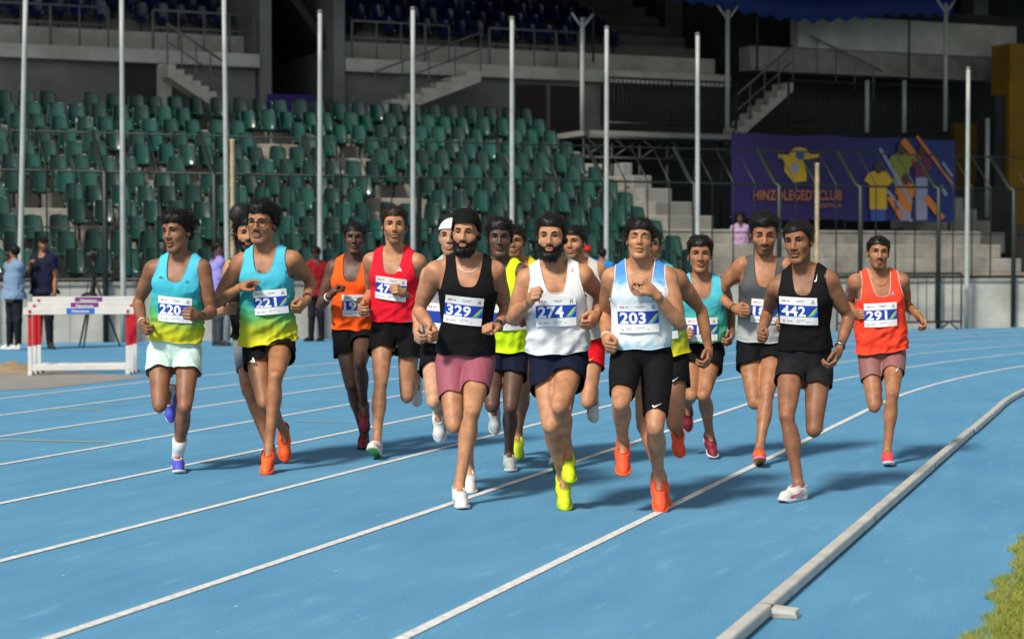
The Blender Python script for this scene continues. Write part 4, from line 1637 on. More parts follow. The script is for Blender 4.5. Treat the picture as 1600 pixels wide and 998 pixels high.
def btext(body, x0, x1, yb, yt, m):
    V, F = text_tris(body, 1.0, .02)
    V[:, 0] = (V[:, 0] - V[:, 0].min()) / (V[:, 0].max() - V[:, 0].min())
    V[:, 1] = (V[:, 1] - V[:, 1].min()) / (V[:, 1].max() - V[:, 1].min())
    P = []
    for v in V:
        u, z = uw(x0 + (x1 - x0) * v[0], yb + (yt - yb) * v[1], BW - .03)
        P.append(S3(u, BW - .036, z))
    new_obj('lettering', P, F, m, ban, smooth=False)
btext('HINZOLEGEDTCLUB', 1177, 1315, 313, 297, Y7)
btext('LEGEDTCLUB', 1277, 1314, 324, 318, Y7)
for cx, top, sh, wd, hip, leg, m1, m2 in ((1372, 255, 270, 22, 325, 345, Y1, Y6), (1414, 272, 288, 17, 328, 345, Y2, Y3), (1408, 225, 241, 20, 285, 290, Y8, Y3), (1440, 229, 247, 17, 275, 344, Y4, Y3)):
    flat('printed_player', [(cx - wd * .55, hip), (cx + wd * .55, hip), (cx + wd * .5, leg), (cx - wd * .5, leg)], m2, .004)
    flat('printed_player', [(cx - wd, sh + 12), (cx - wd * .7, sh), (cx - 4, sh - 3), (cx + 4, sh - 3), (cx + wd * .7, sh), (cx + wd, sh + 14), (cx + wd * .62, sh + 22), (cx + wd * .6, hip + 2), (cx - wd * .6, hip + 2), (cx - wd * .62, sh + 18)], m1, .008)
    flat('printed_player', el(cx, top + 8, 6, 9), Y5, .012)
for a, b, w_, m in (((1374, 232), (1424, 318), 2.6, Y3), ((1410, 219), (1434, 250), 5, Y2), ((1432, 213), (1488, 288), 2.2, Y2), ((1446, 308), (1472, 342), 5, Y2), ((1386, 298), (1424, 346), 2.5, Y3), ((1470, 290), (1478, 306), 2.6, Y3), ((1472, 254), (1488, 276), 2, Y3), ((1388, 308), (1408, 342), 3, Y2)):
    d = norm((b[0] - a[0], b[1] - a[1], 0))
    nx_, ny_ = -d[1] * w_, d[0] * w_
    flat('printed_streak', [(a[0] + nx_, a[1] + ny_), (a[0] - nx_, a[1] - ny_), (b[0] - nx_, b[1] - ny_), (b[0] + nx_, b[1] + ny_)], m, .016)
for f in (0.02, .5, .98):
    u = bu0 + (bu1 - bu0) * f
    MB().tube([S3(u, BW + .06, bz0 - .3), S3(u, BW + .06, bz1 + .02)], .03, 6).build('support_post', M_BLKM, ban, smooth=True)
for z in (bz0 + .04, bz1 - .03):
    MB().tube([S3(bu0, BW + .05, z), S3(bu1, BW + .05, z)], .022, 6).build('support_rail', M_BLKM, ban, smooth=True)

# ---- steel fence on the wall
fence = empty('perimeter_fence', S3(8, .1, 1.05), 'dark green steel fence with cranked tops above the plastered wall', 'fence')
n = 0
u = -2.1
while u < 26.5:
    thick = n % 4 == 0
    r = .052 if thick else .015
    lowz = .0 if thick else 1.0
    wv = -.06 if thick else .1
    MB().tube([S3(u, wv, lowz), S3(u, .1 if not thick else wv, 2.95), S3(u, .1, 3.0), S3(u - .06, .72, 3.72)], [r, r, r, r * .75], 6).build('post' if thick else 'bar', M_FENCE, fence, smooth=True)
    u += .4875
    n += 1
for z, w_, r in ((1.09, .1, .03), (2.0, .115, .014), (2.98, .115, .024), (3.70, .74, .018)):
    MB().tube([S3(-3, w_, z), S3(27, w_, z)], r, 6).build('rail', M_FENCE, fence, smooth=True)

# ---- flag poles along the wall
rs = np.random.RandomState(14)
for x, ytop, lean in ((40, -6, .16), (190, -4, .0), (350, -3, -.05), (500, 20, .02), (645, 15, 0), (800, 30, 0), (948, 45, 0), (1090, 55, -.02), (1513, 108, .0)):
    u, z = uw(x, ytop, -.22)
    lab = {40: 'leaning white flag pole behind the man in the pale blue shirt', 1513: 'lone white flag pole beyond the end of the banner'}.get(x, 'bare white flag pole standing against the low wall in front of green seats')
    p = empty('flag_pole', S3(u, -.22, 0), lab, 'flag pole', 'flag poles along the wall')
    zz = np.linspace(0, z, 7)
    MB().tube([S3(u - lean * (1 - q / z), -.22, q) for q in zz], [.052, .050, .048, .046, .044, .042, .040], 10).build('shaft', M_POLE, p, smooth=True)
    MB().tube([S3(u, -.22, z - .002), S3(u, -.22, z + .03), S3(u, -.22, z + .05)], [.05, .05, .02], 8).build('cap', M_RAIL, p, smooth=True)
for x, ytop, lab in ((363, 218, 'tan bamboo post with a black sack tied to it'), (1277, 255, 'tan bamboo post standing in front of the purple banner')):
    u, z = uw(x, ytop, -.5)
    p = empty('bamboo_post', S3(u, -.5, 0), lab, 'post')
    k = 9
    for i in range(k):
        z0_, z1_ = z * i / k, z * (i + 1) / k
        MB().tube([S3(u, -.5, z0_), S3(u, -.5, z0_ + .03), S3(u, -.5, (z0_ + z1_) / 2), S3(u, -.5, z1_ - .03), S3(u, -.5, z1_)], [.052, .044, .042, .044, .052], 9).build('cane_joint', M_WOOD, p, smooth=True)
    if x == 363:
        c = np.array(S3(u + .1, -.6, uw(375, 335, -.6)[1]))
        V, F = ball((0, 0, 0), .2, 18, 12)
        V = V * np.array([1, .8, .95]) * (1 + .18 * wob(V, 5, 22, 3))[:, None] + c
        new_obj('dark_blob', V, F, M_BLKM, p)  # lumpy dark blob, object not identified

# ---- crowd barrier by the wall on the right
ub0, ub1 = uw(1308, 470, -.45)[0], uw(1502, 470, -.45)[0]
bar = empty('crowd_barrier', S3(ub0, -.45, 0), 'dark crowd barrier with upright bars against the wall on the right', 'barrier')
zt_ = uw(1400, 428, -.45)[1]
for z in (.16, zt_):
    MB().tube([S3(ub0, -.45, z), S3(ub1, -.45, z)], .022, 7).build('rail', M_FENCE, bar, smooth=True)
k = 14
for i in range(k + 1):
    u = ub0 + (ub1 - ub0) * i / k
    MB().tube([S3(u, -.45, .16 if i % k else 0), S3(u, -.45, zt_)], .020 if i % k == 0 else .010, 6).build('bar', M_FENCE, bar, smooth=True)
for u in (ub0 + .3, ub1 - .3):
    MB().tube([S3(u, -.75, .02), S3(u, -.62, .06), S3(u, -.45, .17), S3(u, -.28, .06), S3(u, -.2, .02)], .018, 6).build('foot', M_FENCE, bar, smooth=True)

# ---- hurdles nested one behind the other
M_HW = mat('hurdle_white', (0.66, 0.66, 0.63, 1), rough=.5, noise=.12, nscale=6)
M_HR = mat('hurdle_red', lin(190, 22, 34), rough=.5)
M_HP = mat('hurdle_purple', lin(110, 40, 120), rough=.5)
M_HB = mat('hurdle_blue', lin(40, 100, 190), rough=.5)
g0, g1 = on_ground(43, 587), on_ground(204, 585)
hx = norm(g1 - g0)
hy = np.array([-hx[1], hx[0], 0])
HWd = float(np.linalg.norm(g1 - g0))
labs = ('white hurdle with red legs and a blue maker plate, front of the nested stack', 'white hurdle with a purple maker plate, middle of the nested stack', 'white hurdle with a purple maker plate, rear of the nested stack')
for q in range(3):
    o_ = g0 + hy * .24 * q + hx * .05 * q
    T = lambda x, y, z, o_=o_: tuple(o_ + hx * x + hy * y + np.array([0, 0, z]))
    h_ = empty('hurdle', o_ + hx * HWd / 2, labs[q], 'hurdle', 'nested hurdles')
    zt_ = .835 + .062 * q
    bevel(MB().box(-.045, HWd + .045, -.012, .012, zt_ - .088, zt_, T=T).build('top_bar', M_HW, h_), .004)
    pl = MB().box(HWd * .38, HWd * .65, -.0165, -.0125, zt_ - .078, zt_ - .008, T=T).build('maker_plate', M_HB if q == 0 else M_HP, h_)
    V, F = text_tris('Nanmoo', .06, .002)
    V[:, 0] *= HWd * .17 / max(V[:, 0].max(), .01)
    new_obj('maker_lettering', [T(HWd * .43 + v[0], -.0195, zt_ - .062 + v[1]*.8) for v in V], F, M_HW, pl, smooth=False)
    for s_ in (0, 1):
        x = .03 + (HWd - .06) * s_
        a = MB().box(x - .022, x + .022, .014, .05, .36, zt_ - .012, T=T).build('leg', M_HR, h_)
        bevel(a, .004)
        a = MB().box(x - .024, x + .024, .013, .051, .06, .357, T=T).build('leg_base', M_HW, h_)
        bevel(a, .004)
        bevel(MB().box(x - .026, x + .026, .0, .70, .0, .055, T=T).build('foot', M_HW, h_), .008)
        MB().box(x - .016, x + .016, -.018, -.0125, zt_ - .07, zt_ - .03, T=T).build('bracket', M_HR, h_)
    bevel(MB().box(.06, HWd - .06, .016, .052, .06, .13, T=T).build('lower_bar', M_HW, h_), .006)

# ---- camera tripod with a hanging pouch
M_TRI = mat('tripod_black', (0.014, 0.014, 0.015, 1), rough=.5)
tc_ = at_depth(147, 470, 31.6)
tp = empty('camera_tripod', (tc_[0], tc_[1], 0), 'black camera on a tripod with a pouch hanging from it, in front of the wall', 'tripod')
hub = np.array([tc_[0], tc_[1], 1.15])
for a in (.3, 2.4, 4.5):
    f = hub + np.array([.42 * math.cos(a), .42 * math.sin(a), -1.15])
    MB().tube([hub, (hub + f) / 2, f], [.024, .02, .014], 8).build('leg', M_TRI, tp, smooth=True)
MB().tube([hub - np.array([0, 0, .3]), hub + np.array([0, 0, .32])], .024, 8).build('centre_column', M_TRI, tp, smooth=True)
MB().tube([hub + np.array([0, 0, .2]), hub + np.array([-.1, -.2, .1])], .012, 6).build('pan_handle', M_TRI, tp, smooth=True)
o = MB().box(-.07, .07, -.06, .06, .30, .42, T=lambda x, y, z: tuple(hub + np.array([x, y, z]))).build('camera_body', M_TRI, tp)
bevel(o, .012)
MB().tube([hub + np.array([.0, -.06, .36]), hub + np.array([-.02, -.22, .36])], .042, 12).build('lens', M_TRI, tp, smooth=True)
V, F = ball((0, 0, 0), .16, 16, 10)
V = V * np.array([1, .7, .75]) * (1 + .1 * wob(V, 2, 30, 2))[:, None] + hub + np.array([-.05, -.1, -.35])
new_obj('pouch', V, F, M_TRI, tp)
MB().tube([hub + np.array([-.1, -.1, -.25]), hub + np.array([-.05, -.05, .1])], .008, 6).build('pouch_strap', M_TRI, tp, smooth=True)

def person(S):
    reg = S['reg']
    px = lambda p: (reg[0] + p[0] / reg[2], reg[1] + p[1] / reg[2])
    H = S['H']
    k = H / 1.72
    g = S.get('g', 1.0)
    vox = S.get('vox', .0092)
    rs = np.random.RandomState(S.get('seed', 1))
    gx, gy = px(S['gnd'])
    Y = on_ground(gx, gy)[1] + S.get('poff', 0.1)
    low = S.get('low', 0.0)
    for it in range(8):
        J = {}
        tw = S.get('htw', 0.0)
        J['hipR'] = at_depth(*px(S['hip'][0]), Y - tw)
        J['hipL'] = at_depth(*px(S['hip'][1]), Y + tw)
        Ys = Y - S.get('lean', .07)
        tw = S.get('stw', 0.0)
        J['shR'] = at_depth(*px(S['sh'][0]), Ys - tw)
        J['shL'] = at_depth(*px(S['sh'][1]), Ys + tw)
        J['nk'] = at_depth(*px(S['neck']), Ys)
        for s in 'RL':
            a = S['arm' + s]
            J['el' + s] = reach(J['sh' + s], px(a[0]), .285 * k, a[1])
            J['wr' + s] = reach(J['el' + s], px(a[2]), .245 * k, a[3])
            J['ha' + s] = reach(J['wr' + s], px(a[4]), .085 * k, a[5])
            l = S['leg' + s]
            J['kn' + s] = reach(J['hip' + s], px(l[0]), .415 * k, l[1])
            J['an' + s] = reach(J['kn' + s], px(l[2]), .405 * k, l[3])
            J['ff' + s] = frame_fp(l[4], l[5], l[6] if len(l) > 6 else 0)
        zs = {}
        for s in 'RL':
            f = J['ff' + s]
            pts = np.array([(0, -.065, -.088), (0, .12, -.089), (0, .19, -.076), (.04, .14, -.088), (-.04, .14, -.088)]) * k
            zs[s] = (J['an' + s] + pts @ f)[:, 2].min()
        z = zs[S['st']] if S.get('st') else min(zs.values())
        if abs(z - low) < .002:
            break
        Y *= CAM[2] / (CAM[2] - (z - low))
    if S.get('dbg'):
        L = lambda a, b: round(float(np.linalg.norm(J[a] - J[b])) / k, 3)
        print('PERSON', S['id'], 'Y=%.2f' % Y, 'zR %.3f zL %.3f' % (zs['R'], zs['L']), 'torso', round(float(np.linalg.norm((J['hipR'] + J['hipL']) / 2 - J['nk'])) / k, 3),
              'shw', L('shR', 'shL'), 'hipw', L('hipR', 'hipL'), 'ua', L('shR', 'elR'), L('shL', 'elL'), 'fa', L('elR', 'wrR'), L('elL', 'wrL'),
              'th', L('hipR', 'knR'), L('hipL', 'knL'), 'shin', L('knR', 'anR'), L('knL', 'anL'))
    # keep the shoulder and hip widths human
    for a, b, w in (('shR', 'shL', .335), ('hipR', 'hipL', .175)):
        m = (J[a] + J[b]) / 2
        d = J[a] - J[b]
        L = np.linalg.norm(d)
        f = np.clip(L, w * k * .88, w * k * 1.06) / L
        J[a], J[b] = m + d * f / 2, m - d * f / 2
    pel = (J['hipR'] + J['hipL']) / 2
    base = np.array([pel[0], pel[1], 0.0])
    root = empty('person', base, S['label'], 'person', S.get('group') or ('people watching by the wall' if S['id'] in ('by', 'seat') else 'runners in the race'))
    # ---- torso frame
    az = norm(J['nk'] - pel)
    zl = np.linalg.norm(J['nk'] - pel)
    ks = zl / .50
    hr, sr = J['hipR'] - J['hipL'], J['shR'] - J['shL']
    ax = norm(hr) + norm(sr)
    ax = norm(ax - az * (ax @ az))
    ay = np.cross(az, ax)
    A = np.array([ax, ay, az])
    tw0, tw1 = math.atan2(hr @ ay, hr @ ax), math.atan2(sr @ ay, sr @ ax)
    def loft(zz, aa, bb, off=0.0, cy=None, kk=.03):
        return dict(t='loft', o=pel, ax=A, z=zz * ks, aa=aa * k * S.get('tg', 1.0), bb=bb * k * S.get('tg', 1.0), cy=(LOFT_C if cy is None else cy) * k,
                    tw0=tw0, tw1=tw1, zl=zl, off=off, n=2.35, k=kk)
    def tl(P):
        p = (P - pel) @ A.T
        t = np.interp(p[:, 2], [0, zl], [tw0, tw1])
        c, s = np.cos(t), np.sin(t)
        return np.stack([p[:, 0] * c + p[:, 1] * s, -p[:, 0] * s + p[:, 1] * c, p[:, 2]], 1)
    def tw_(x, y, z):
        """torso coordinates to the world"""
        x, y, z = np.broadcast_arrays(np.asarray(x, float), y, z)
        t = np.interp(z, [0, zl], [tw0, tw1])
        c, s = np.cos(t), np.sin(t)
        return pel + np.stack([x * c - y * s, x * s + y * c, z], -1) @ A
    pt = lambda x, y, z: tw_(x * k, y * k, z * ks)
    limbs = limb_shapes(J, k, g)
    torso = [loft(LOFT_Z, LOFT_A, LOFT_B)]
    trap = []
    for s, q in (('R', 1), ('L', -1)):
        trap += [p_rc(pt(q * .045, -.020, .505), J['sh' + s] + az * .006 - ax * q * .01, .045 * k, .046 * k, .05 * k)]
    torso += trap
    for q in (1, -1):
        torso += [p_el(pt(q * .072, .082, .365), np.array([.072, .036, .052]) * k * g, .03, A),
                  p_rc(pt(q * .018, .048, .462), pt(q * .125, .026, .492), .0112 * k, .0105 * k, .014),
                  p_el(pt(q * .075, -.070, -.035), np.array([.072, .062, .075]) * k, .03, A)]
    # ---- head
    hx, hy, hpx, yaw, pit, rol = S['head']
    Yh = Ys - S.get('hfwd', .045)
    hc = at_depth(*px((hx, hy)), Yh)
    scl = FPX / Yh
    hs = (hpx / reg[2] / scl) / .243 * .94
    HA = frame_fp(yaw, pit, rol)
    hw = lambda P: hc + (np.asarray(P) * hs) @ HA
    neck = [p_rc(J['nk'] - az * .03, hw((0, -.012, -.055)), .054 * k, .049 * k, .03)]
    for q in (1, -1):
        neck += [p_rc(pt(q * .012, .050, .455), hw((q * .055, -.02, -.035)), .012 * k, .014 * k, .02)]
    body = torso + neck + limbs['arm'] + limbs['leg']
    for s in 'RL':
        f = J['ff' + s]
        body.append(p_rc(J['an' + s], J['an' + s] + (f[1] * .10 - f[2] * .045) * k, .030 * k, .026 * k, .02))
    V, Q = polygonise(body, vox)
    V = relax(V, Q, 1, .5)
    Vs, Qs = [V], [Q]
    lip, stu = [np.zeros(len(V))], [np.zeros(len(V))]
    n = len(V)
    for s, q in (('R', 1), ('L', -1)):
        a = S['arm' + s]
        h = norm(J['ha' + s] - J['wr' + s])
        kind = a[6] if len(a) > 6 else 'fist'
        med = -ax * q if len(a) < 8 else np.array(a[7], float)
        nn = med - h * (med @ h)
        if np.linalg.norm(nn) < .2:
            nn = az - h * (az @ h)
        hv = S.get('hvox', .0042)
        V2, Q2 = polygonise(hand_shapes(J['wr' + s], h, norm(nn), k * 1.03, kind, q), hv)
        V2 = relax(V2, Q2, 1, .3)
        Vs.append(V2)
        Qs.append(Q2 + n)
        n += len(V2)
        lip.append(np.zeros(len(V2)))
        stu.append(np.zeros(len(V2)))
    face = S.get('face', {})
    hsh = head_shapes(face)
    V2, Q2 = polygonise(hsh, S.get('fvox', .0038))
    V2 = relax(V2, Q2, 1, .35)
    l, t = head_tints(V2, face)
    if S.get('bald'):
        t = t * 0
    Vs.append(hw(V2))
    Qs.append(Q2 + n)
    lip.append(l)
    stu.append(t)
    skin = SKIN[S['skin']]
    new_obj('body', np.concatenate(Vs), np.concatenate(Qs), skin, root, attrs=dict(lip=np.concatenate(lip), stubble=np.concatenate(stu)))
    hm = HAIRB if face.get('brown') else HAIR
    style = face.get('hair', 'short')
    if style not in ('turban', 'cap', 'none'):
        HV, HF = hair_mesh(face, rs)
        new_obj('hair', hw(HV), HF, hm, root)
    if style in ('turban', 'cap'):
        base_s = head_shapes(face)[:3]
        if style == 'turban':
            base_s += [p_el((0, .020, .100), (.050, .050, .040), .05)]
            V2, Q2 = polygonise(base_s, .0065, .013)
            cutf = lambda P: P[:, 2] - np.interp(P[:, 1], [-.12, -.05, .0, .03, .10], [-.055, -.03, .012, .042, .064]) - .12 * np.abs(P[:, 0]) * (P[:, 1] > .03)
            V2, T2 = clip(V2, Q2, cutf)
            N2 = vnormals(V2, T2)
            fold = np.sin((V2[:, 2] + .35 * np.abs(V2[:, 0]) - .25 * V2[:, 1]) * 330)
            V2 = V2 + N2 * (.0022 * fold + .003 * wob(V2, 4, 50, 2))[:, None]
            new_obj('turban', hw(V2), T2, S['hat'], root)
        else:
            V2, Q2 = polygonise(base_s, .0065, .010)
            V2, T2 = clip(V2, Q2, lambda P: P[:, 2] - .040 - .15 * P[:, 1])
            mb = MB()
            mb.add(V2, T2.tolist())
            if S.get('peak', True):
                nb = 9
                pv = []
                for i in range(nb):
                    a = rad(-65 + 130 * i / (nb - 1))
                    for r_, z_ in ((.0, .056), (.062 * math.cos(a * .8), .040)):
                        pv.append((math.sin(a) * (.066 + r_ * .2), math.cos(a) * .062 + .018 + r_, z_))
                mb.add(pv, [(2 * i, 2 * i + 1, 2 * i + 3, 2 * i + 2) for i in range(nb - 1)])
            o = new_obj('cap', hw(np.array(mb.V)), mb.F, S['hat'], root)
    if face.get('beard'):
        HV, HF = beard_mesh(face, hsh, rs)
        new_obj('beard', hw(HV), HF, hm, root)
    if not S.get('noface'):
        for q in (1, -1):
            if not face.get('shut'):
                BV, BF = ball((q * .0315, .0650, .0090), .0128)
                look = BV - np.array([q * .0315, .0650, .0090])
                fm = [1 if look[list(f)][:, 1].mean() > .0108 else 0 for f in BF]
                new_obj('eye', hw(BV), BF, [EYE_W, EYE_I], root, fmat=fm)
            mb = MB()
            bp = [(.014, .0885, .0265), (.024, .0885, .0315), (.036, .0825, .0330), (.050, .0700, .0270)]
            bp = [np.array((q * x, y, z)) for x, y, z in bp]
            for p in bp:
                for _ in range(5):
                    p[1] -= float(sdf(hsh, p[None])[0]) - .0006
            mb.tube([hw(p) for p in bp], [.0036 * hs, .0052 * hs, .0046 * hs, .0018 * hs], 6)
            mb.build('eyebrow', hm, root, smooth=True)
            mb = MB()
            zz = .0125 if not face.get('shut') else .004
            lp = [np.array((q * x, .085, zz + dz)) for x, dz in ((.019, -.002), (.027, .0022), (.036, .0018), (.045, -.003))]
            for p in lp:
                for _ in range(6):
                    p[1] -= float(sdf(hsh, p[None])[0]) - .0004
            mb.tube([hw(p) for p in lp], .0013 * hs, 5)
            mb.build('eyelashes', hm, root, smooth=True)
        if face.get('mouth', 0) > .004:
            mb = MB()
            mb.tube([hw((-.013, .0790, -.0600)), hw((-.006, .0835, -.0605)), hw((.006, .0835, -.0605)), hw((.013, .0790, -.0600))], .0036 * hs, 6)
            mb.build('teeth', TOOTH, root, smooth=True)
        if face.get('tache', 0) > .5:
            mb = MB()
            pts = [np.array((x, .1, -.0455 - .010 * (abs(x) / .028) ** 2)) for x in np.linspace(-.028, .028, 9)]
            for p in pts:
                for _ in range(6):
                    p[1] -= float(sdf(hsh, p[None])[0]) - .0005
            mb.tube([hw(p) for p in pts], [hs * (.0012 + (.0036 if not face.get('beard') else .0058) * math.sin(math.pi * (i + .4) / 8.8)) for i in range(9)], 6)
            mb.build('moustache', hm, root, smooth=True)
    # ---- clothes
    cl = S['top']
    hemz = cl.get('hemz')
    if 'hem' in cl:
        d = ray(*px(cl['hem']))
        o0 = tw_(0, .13 * k, 0)
        tt = ((o0 - CAM) @ ay) / (d @ ay)
        hemz = float(tl((CAM + d * tt)[None])[0, 2])
    hemz = float(np.clip(hemz if hemz is not None else 0.0, -.10, .18))
    loose = cl.get('loose', .010)
    va, vb = LOFT_A.copy(), LOFT_B.copy()
    lowm = LOFT_Z < .35
    va[lowm] = np.maximum(va[lowm], .150 + loose)
    vb[lowm] = np.maximum(vb[lowm], .104 + loose)
    va[0] = va[1] = va[2] = .170 + loose * 1.5
    vb[0] = vb[1] = vb[2] = .124 + loose * 1.5
    if cl.get('tight'):
        va, vb = LOFT_A + .002, LOFT_B + .002
        va[:5] = np.maximum(va[:5], .168)
        vb[:5] = np.maximum(vb[:5], .119)
        va[3:5] = (.166, .152)
        vb[3:5] = (.116, .106)
    cyv = LOFT_C.copy()
    voff = .009 * k
    vsh = [loft(LOFT_Z, va, vb, voff, cyv)]
    for q in trap:
        q = dict(q)
        q['ra'] += voff
        q['rb'] += voff
        vsh.append(q)
    for q in (1, -1):
        vsh.append(p_el(pt(q * .072, .082, .365), np.array([.072, .036, .052]) * k * g + voff, .04, A))
    sleeve = cl.get('sleeve', 0)
    if sleeve:
        for s in 'RL':
            e = J['sh' + s] + (J['el' + s] - J['sh' + s]) * (sleeve + .12)
            vsh.append(p_rc(J['sh' + s], e, .068 * k, .062 * k, .05))
            if sleeve > .9:
                vsh.append(p_rc(J['el' + s], J['wr' + s], .055 * k, .042 * k, .02))
    V, Q = polygonise(vsh, cl.get('vox', .011))
    wr = cl.get('wrinkle', .005)
    N = vnormals(V, Q)
    L = tl(V)
    fold = wob(np.stack([L[:, 0] * 1.6 + L[:, 2] * .5, L[:, 1] * 1.6, L[:, 2] * .55], 1), S.get('seed', 1) + 40, 40, 2)
    gath = wob(np.stack([L[:, 0] * .8, L[:, 1] * .8, L[:, 2] * 1.4 + L[:, 0] * .6], 1), S.get('seed', 1) + 90, 30, 2)
    amt = wr * (.35 + .9 * smooth01(-L[:, 2], -.36 * ks, -.02)) * (.4 + .6 * smooth01(.5 * ks - L[:, 2], .06, .16))
    ridge = (1 - 2.2 * np.abs(gath)) * .7 + fold * .7
    V = V + N * (amt * 1.35 * (np.maximum(ridge, -.35) + .30))[:, None]
    zt = zl
    nd = cl.get('neck', .115) * k
    xi, xo = cl.get('xi', .078) * k, cl.get('xo', .134) * k
    def f_hem(P):
        p = tl(P)
        return p[:, 2] - hemz - cl.get('slant', 0.0) * p[:, 0] - .004 * np.sin(p[:, 0] * 40) + cl.get('tail', 0) * (p[:, 1] < 0)
    def f_arm(P):
        p = tl(P)
        ap = (zt - cl.get('drop', .165) * k)
        x = xo + np.maximum(0, (zt - .045 * k) - p[:, 2]) * .22
        x = np.where(p[:, 2] < ap, x + (ap - p[:, 2]) * 3.0 + ((ap - p[:, 2]) > .03) * .3, x)
        return x - np.abs(p[:, 0])
    def f_neck(P):
        p = tl(P)
        b = np.where(p[:, 1] > -.02 * k, zt - nd, zt - .035 * k)
        zc = b + (np.abs(p[:, 0]) / xi) ** 4.2 * (zt + .02 * k - b)
        r = zc - p[:, 2]
        return np.where(p[:, 2] < zt - .3, .2, r)
    V, T = clip(V, Q, f_hem)
    if sleeve:
        def f_slv(P):
            m = np.full(len(P), .3)
            for s in 'RL':
                d = norm(J['el' + s] - J['sh' + s])
                Ls = np.linalg.norm(J['el' + s] - J['sh' + s]) * sleeve
                t = (P - J['sh' + s]) @ d
                dist = np.linalg.norm(P - J['sh' + s] - t[:, None] * d, axis=1)
                sel = (dist < .10) & (t > .02)
                if sleeve < .9:
                    m = np.where(sel, np.minimum(m, Ls - t), m)
            return m
        V, T = clip(V, T, f_slv)
        nd = cl.get('neck', .05) * k
        xi = .065 * k
    else:
        V, T = clip(V, T, f_arm)
    V, T = clip(V, T, f_neck)
    L = tl(V)
    tz = np.clip((L[:, 2] - hemz) / max(.1, zl - hemz), 0, 1)
    vest = new_obj(cl.get('name', 'vest'), V, T, cl['mat'], root, attrs=dict(tz=tz, tx=L[:, 0] / k))
    if S['id'] not in ('by', 'seat'):
        for lo_ in loops(V, T):
            mb = MB()
            mb.tube(lo_, .0026, 6, closed=True)
            pz = tl(np.array(mb.V))[:, 2]
            o_ = new_obj('binding', mb.V, mb.F, (cl.get('trim') if pz.mean() > hemz + .1 else None) or cl['mat'], vest, attrs=dict(tz=np.clip((pz - hemz) / max(.1, zl - hemz), 0, 1)))
    def march(x, z, off, y0=.30):
        x, z = np.asarray(x, float), np.asarray(z, float)
        y = np.full(x.shape, y0)
        for _ in range(26):
            P = tw_(x, y, z)
            y = np.maximum(y - (sdf(vsh, P) - off) * .8, .045 * k)
        return y
    def front(p, y=.125):
        d = ray(*px(p))
        q = CAM.copy()
        for _ in range(3):
            o0 = tw_(0, y * k, zl * .6)
            n_ = tw_(0, 1.0, zl * .6) - tw_(0, 0, zl * .6)
            tt = ((o0 - CAM) @ n_) / (d @ n_)
            q = CAM + d * tt
        return tl(q[None])[0]
    if S.get('bib'):
        num, bp, brot = S['bib']
        c = front(bp)
        bs = S.get('bsc', 1.0)
        gx_, gz_ = np.meshgrid(np.linspace(-.111, .111, 9) * bs, np.linspace(-.083, .083, 7) * bs)
        cr, sr_ = math.cos(rad(brot)), math.sin(rad(brot))
        def tor(u, v):
            u, v = np.asarray(u) * bs, np.asarray(v) * bs
            return c[0] - (u * cr - v * sr_), c[2] + (u * sr_ + v * cr)
        X_, Z_ = tor(gx_.ravel() / bs, gz_.ravel() / bs)
        Yv = march(X_, Z_, .006 + wr * .8)
        def feat(X, Z):
            a, b = X - c[0], Z - c[2]
            return np.stack([np.ones_like(a), a, b, a * a, a * b, b * b, a * a * b], -1)
        co, *_ = np.linalg.lstsq(feat(X_, Z_), Yv, rcond=None)
        lift0 = max(0.0, float((Yv - feat(X_, Z_) @ co).max()) * .6)
        mb = MB()
        rsb = np.random.RandomState(S.get('seed', 1) + 7)
        ph = rsb.rand(3) * 6
        for UV, F, m, lift in bib_layout(num):
            X2, Z2 = tor(UV[:, 0], UV[:, 1])
            Y2 = feat(X2, Z2) @ co + lift0 + lift
            Y2 = Y2 + .0022 * np.sin((X2 - c[0]) * 34 + ph[0]) * np.sin((Z2 - c[2]) * 22 + ph[1])
            mb.add(tw_(X2, Y2, Z2), F, m)
        b = new_obj('race_bib', mb.V, mb.F, BIB_M, vest, smooth=True, fmat=mb.M)
    for polys, where, size, rot, m, nm in S.get('logos', []):
        c = front(where)
        mb = MB()
        cr, sr_ = math.cos(rad(rot)), math.sin(rad(rot))
        for po in (polys if isinstance(polys[0], list) else [polys]):
            po = np.array(po) * size
            X2 = c[0] - (po[:, 0] * cr - po[:, 1] * sr_)
            Z2 = c[2] + po[:, 0] * sr_ + po[:, 1] * cr
            Y2 = march(X2, Z2, .004)
            mb.add(tw_(X2, Y2, Z2), [tuple(range(len(po)))])
        mb.build(nm, m, vest)
    # ---- shorts, tights or trousers
    bt = S['bot']
    tight = bt['type'] == 'tights'
    off = .010 if tight else .012
    wz = bt.get('waist', max(hemz + .05, .075))
    ba, bb = np.maximum(LOFT_A, .150), np.maximum(LOFT_B, .098)
    ba[1], bb[1] = .112, .086
    bsh = [loft(LOFT_Z[1:], ba[1:], bb[1:], off * k, LOFT_C[1:])]
    lens = {}
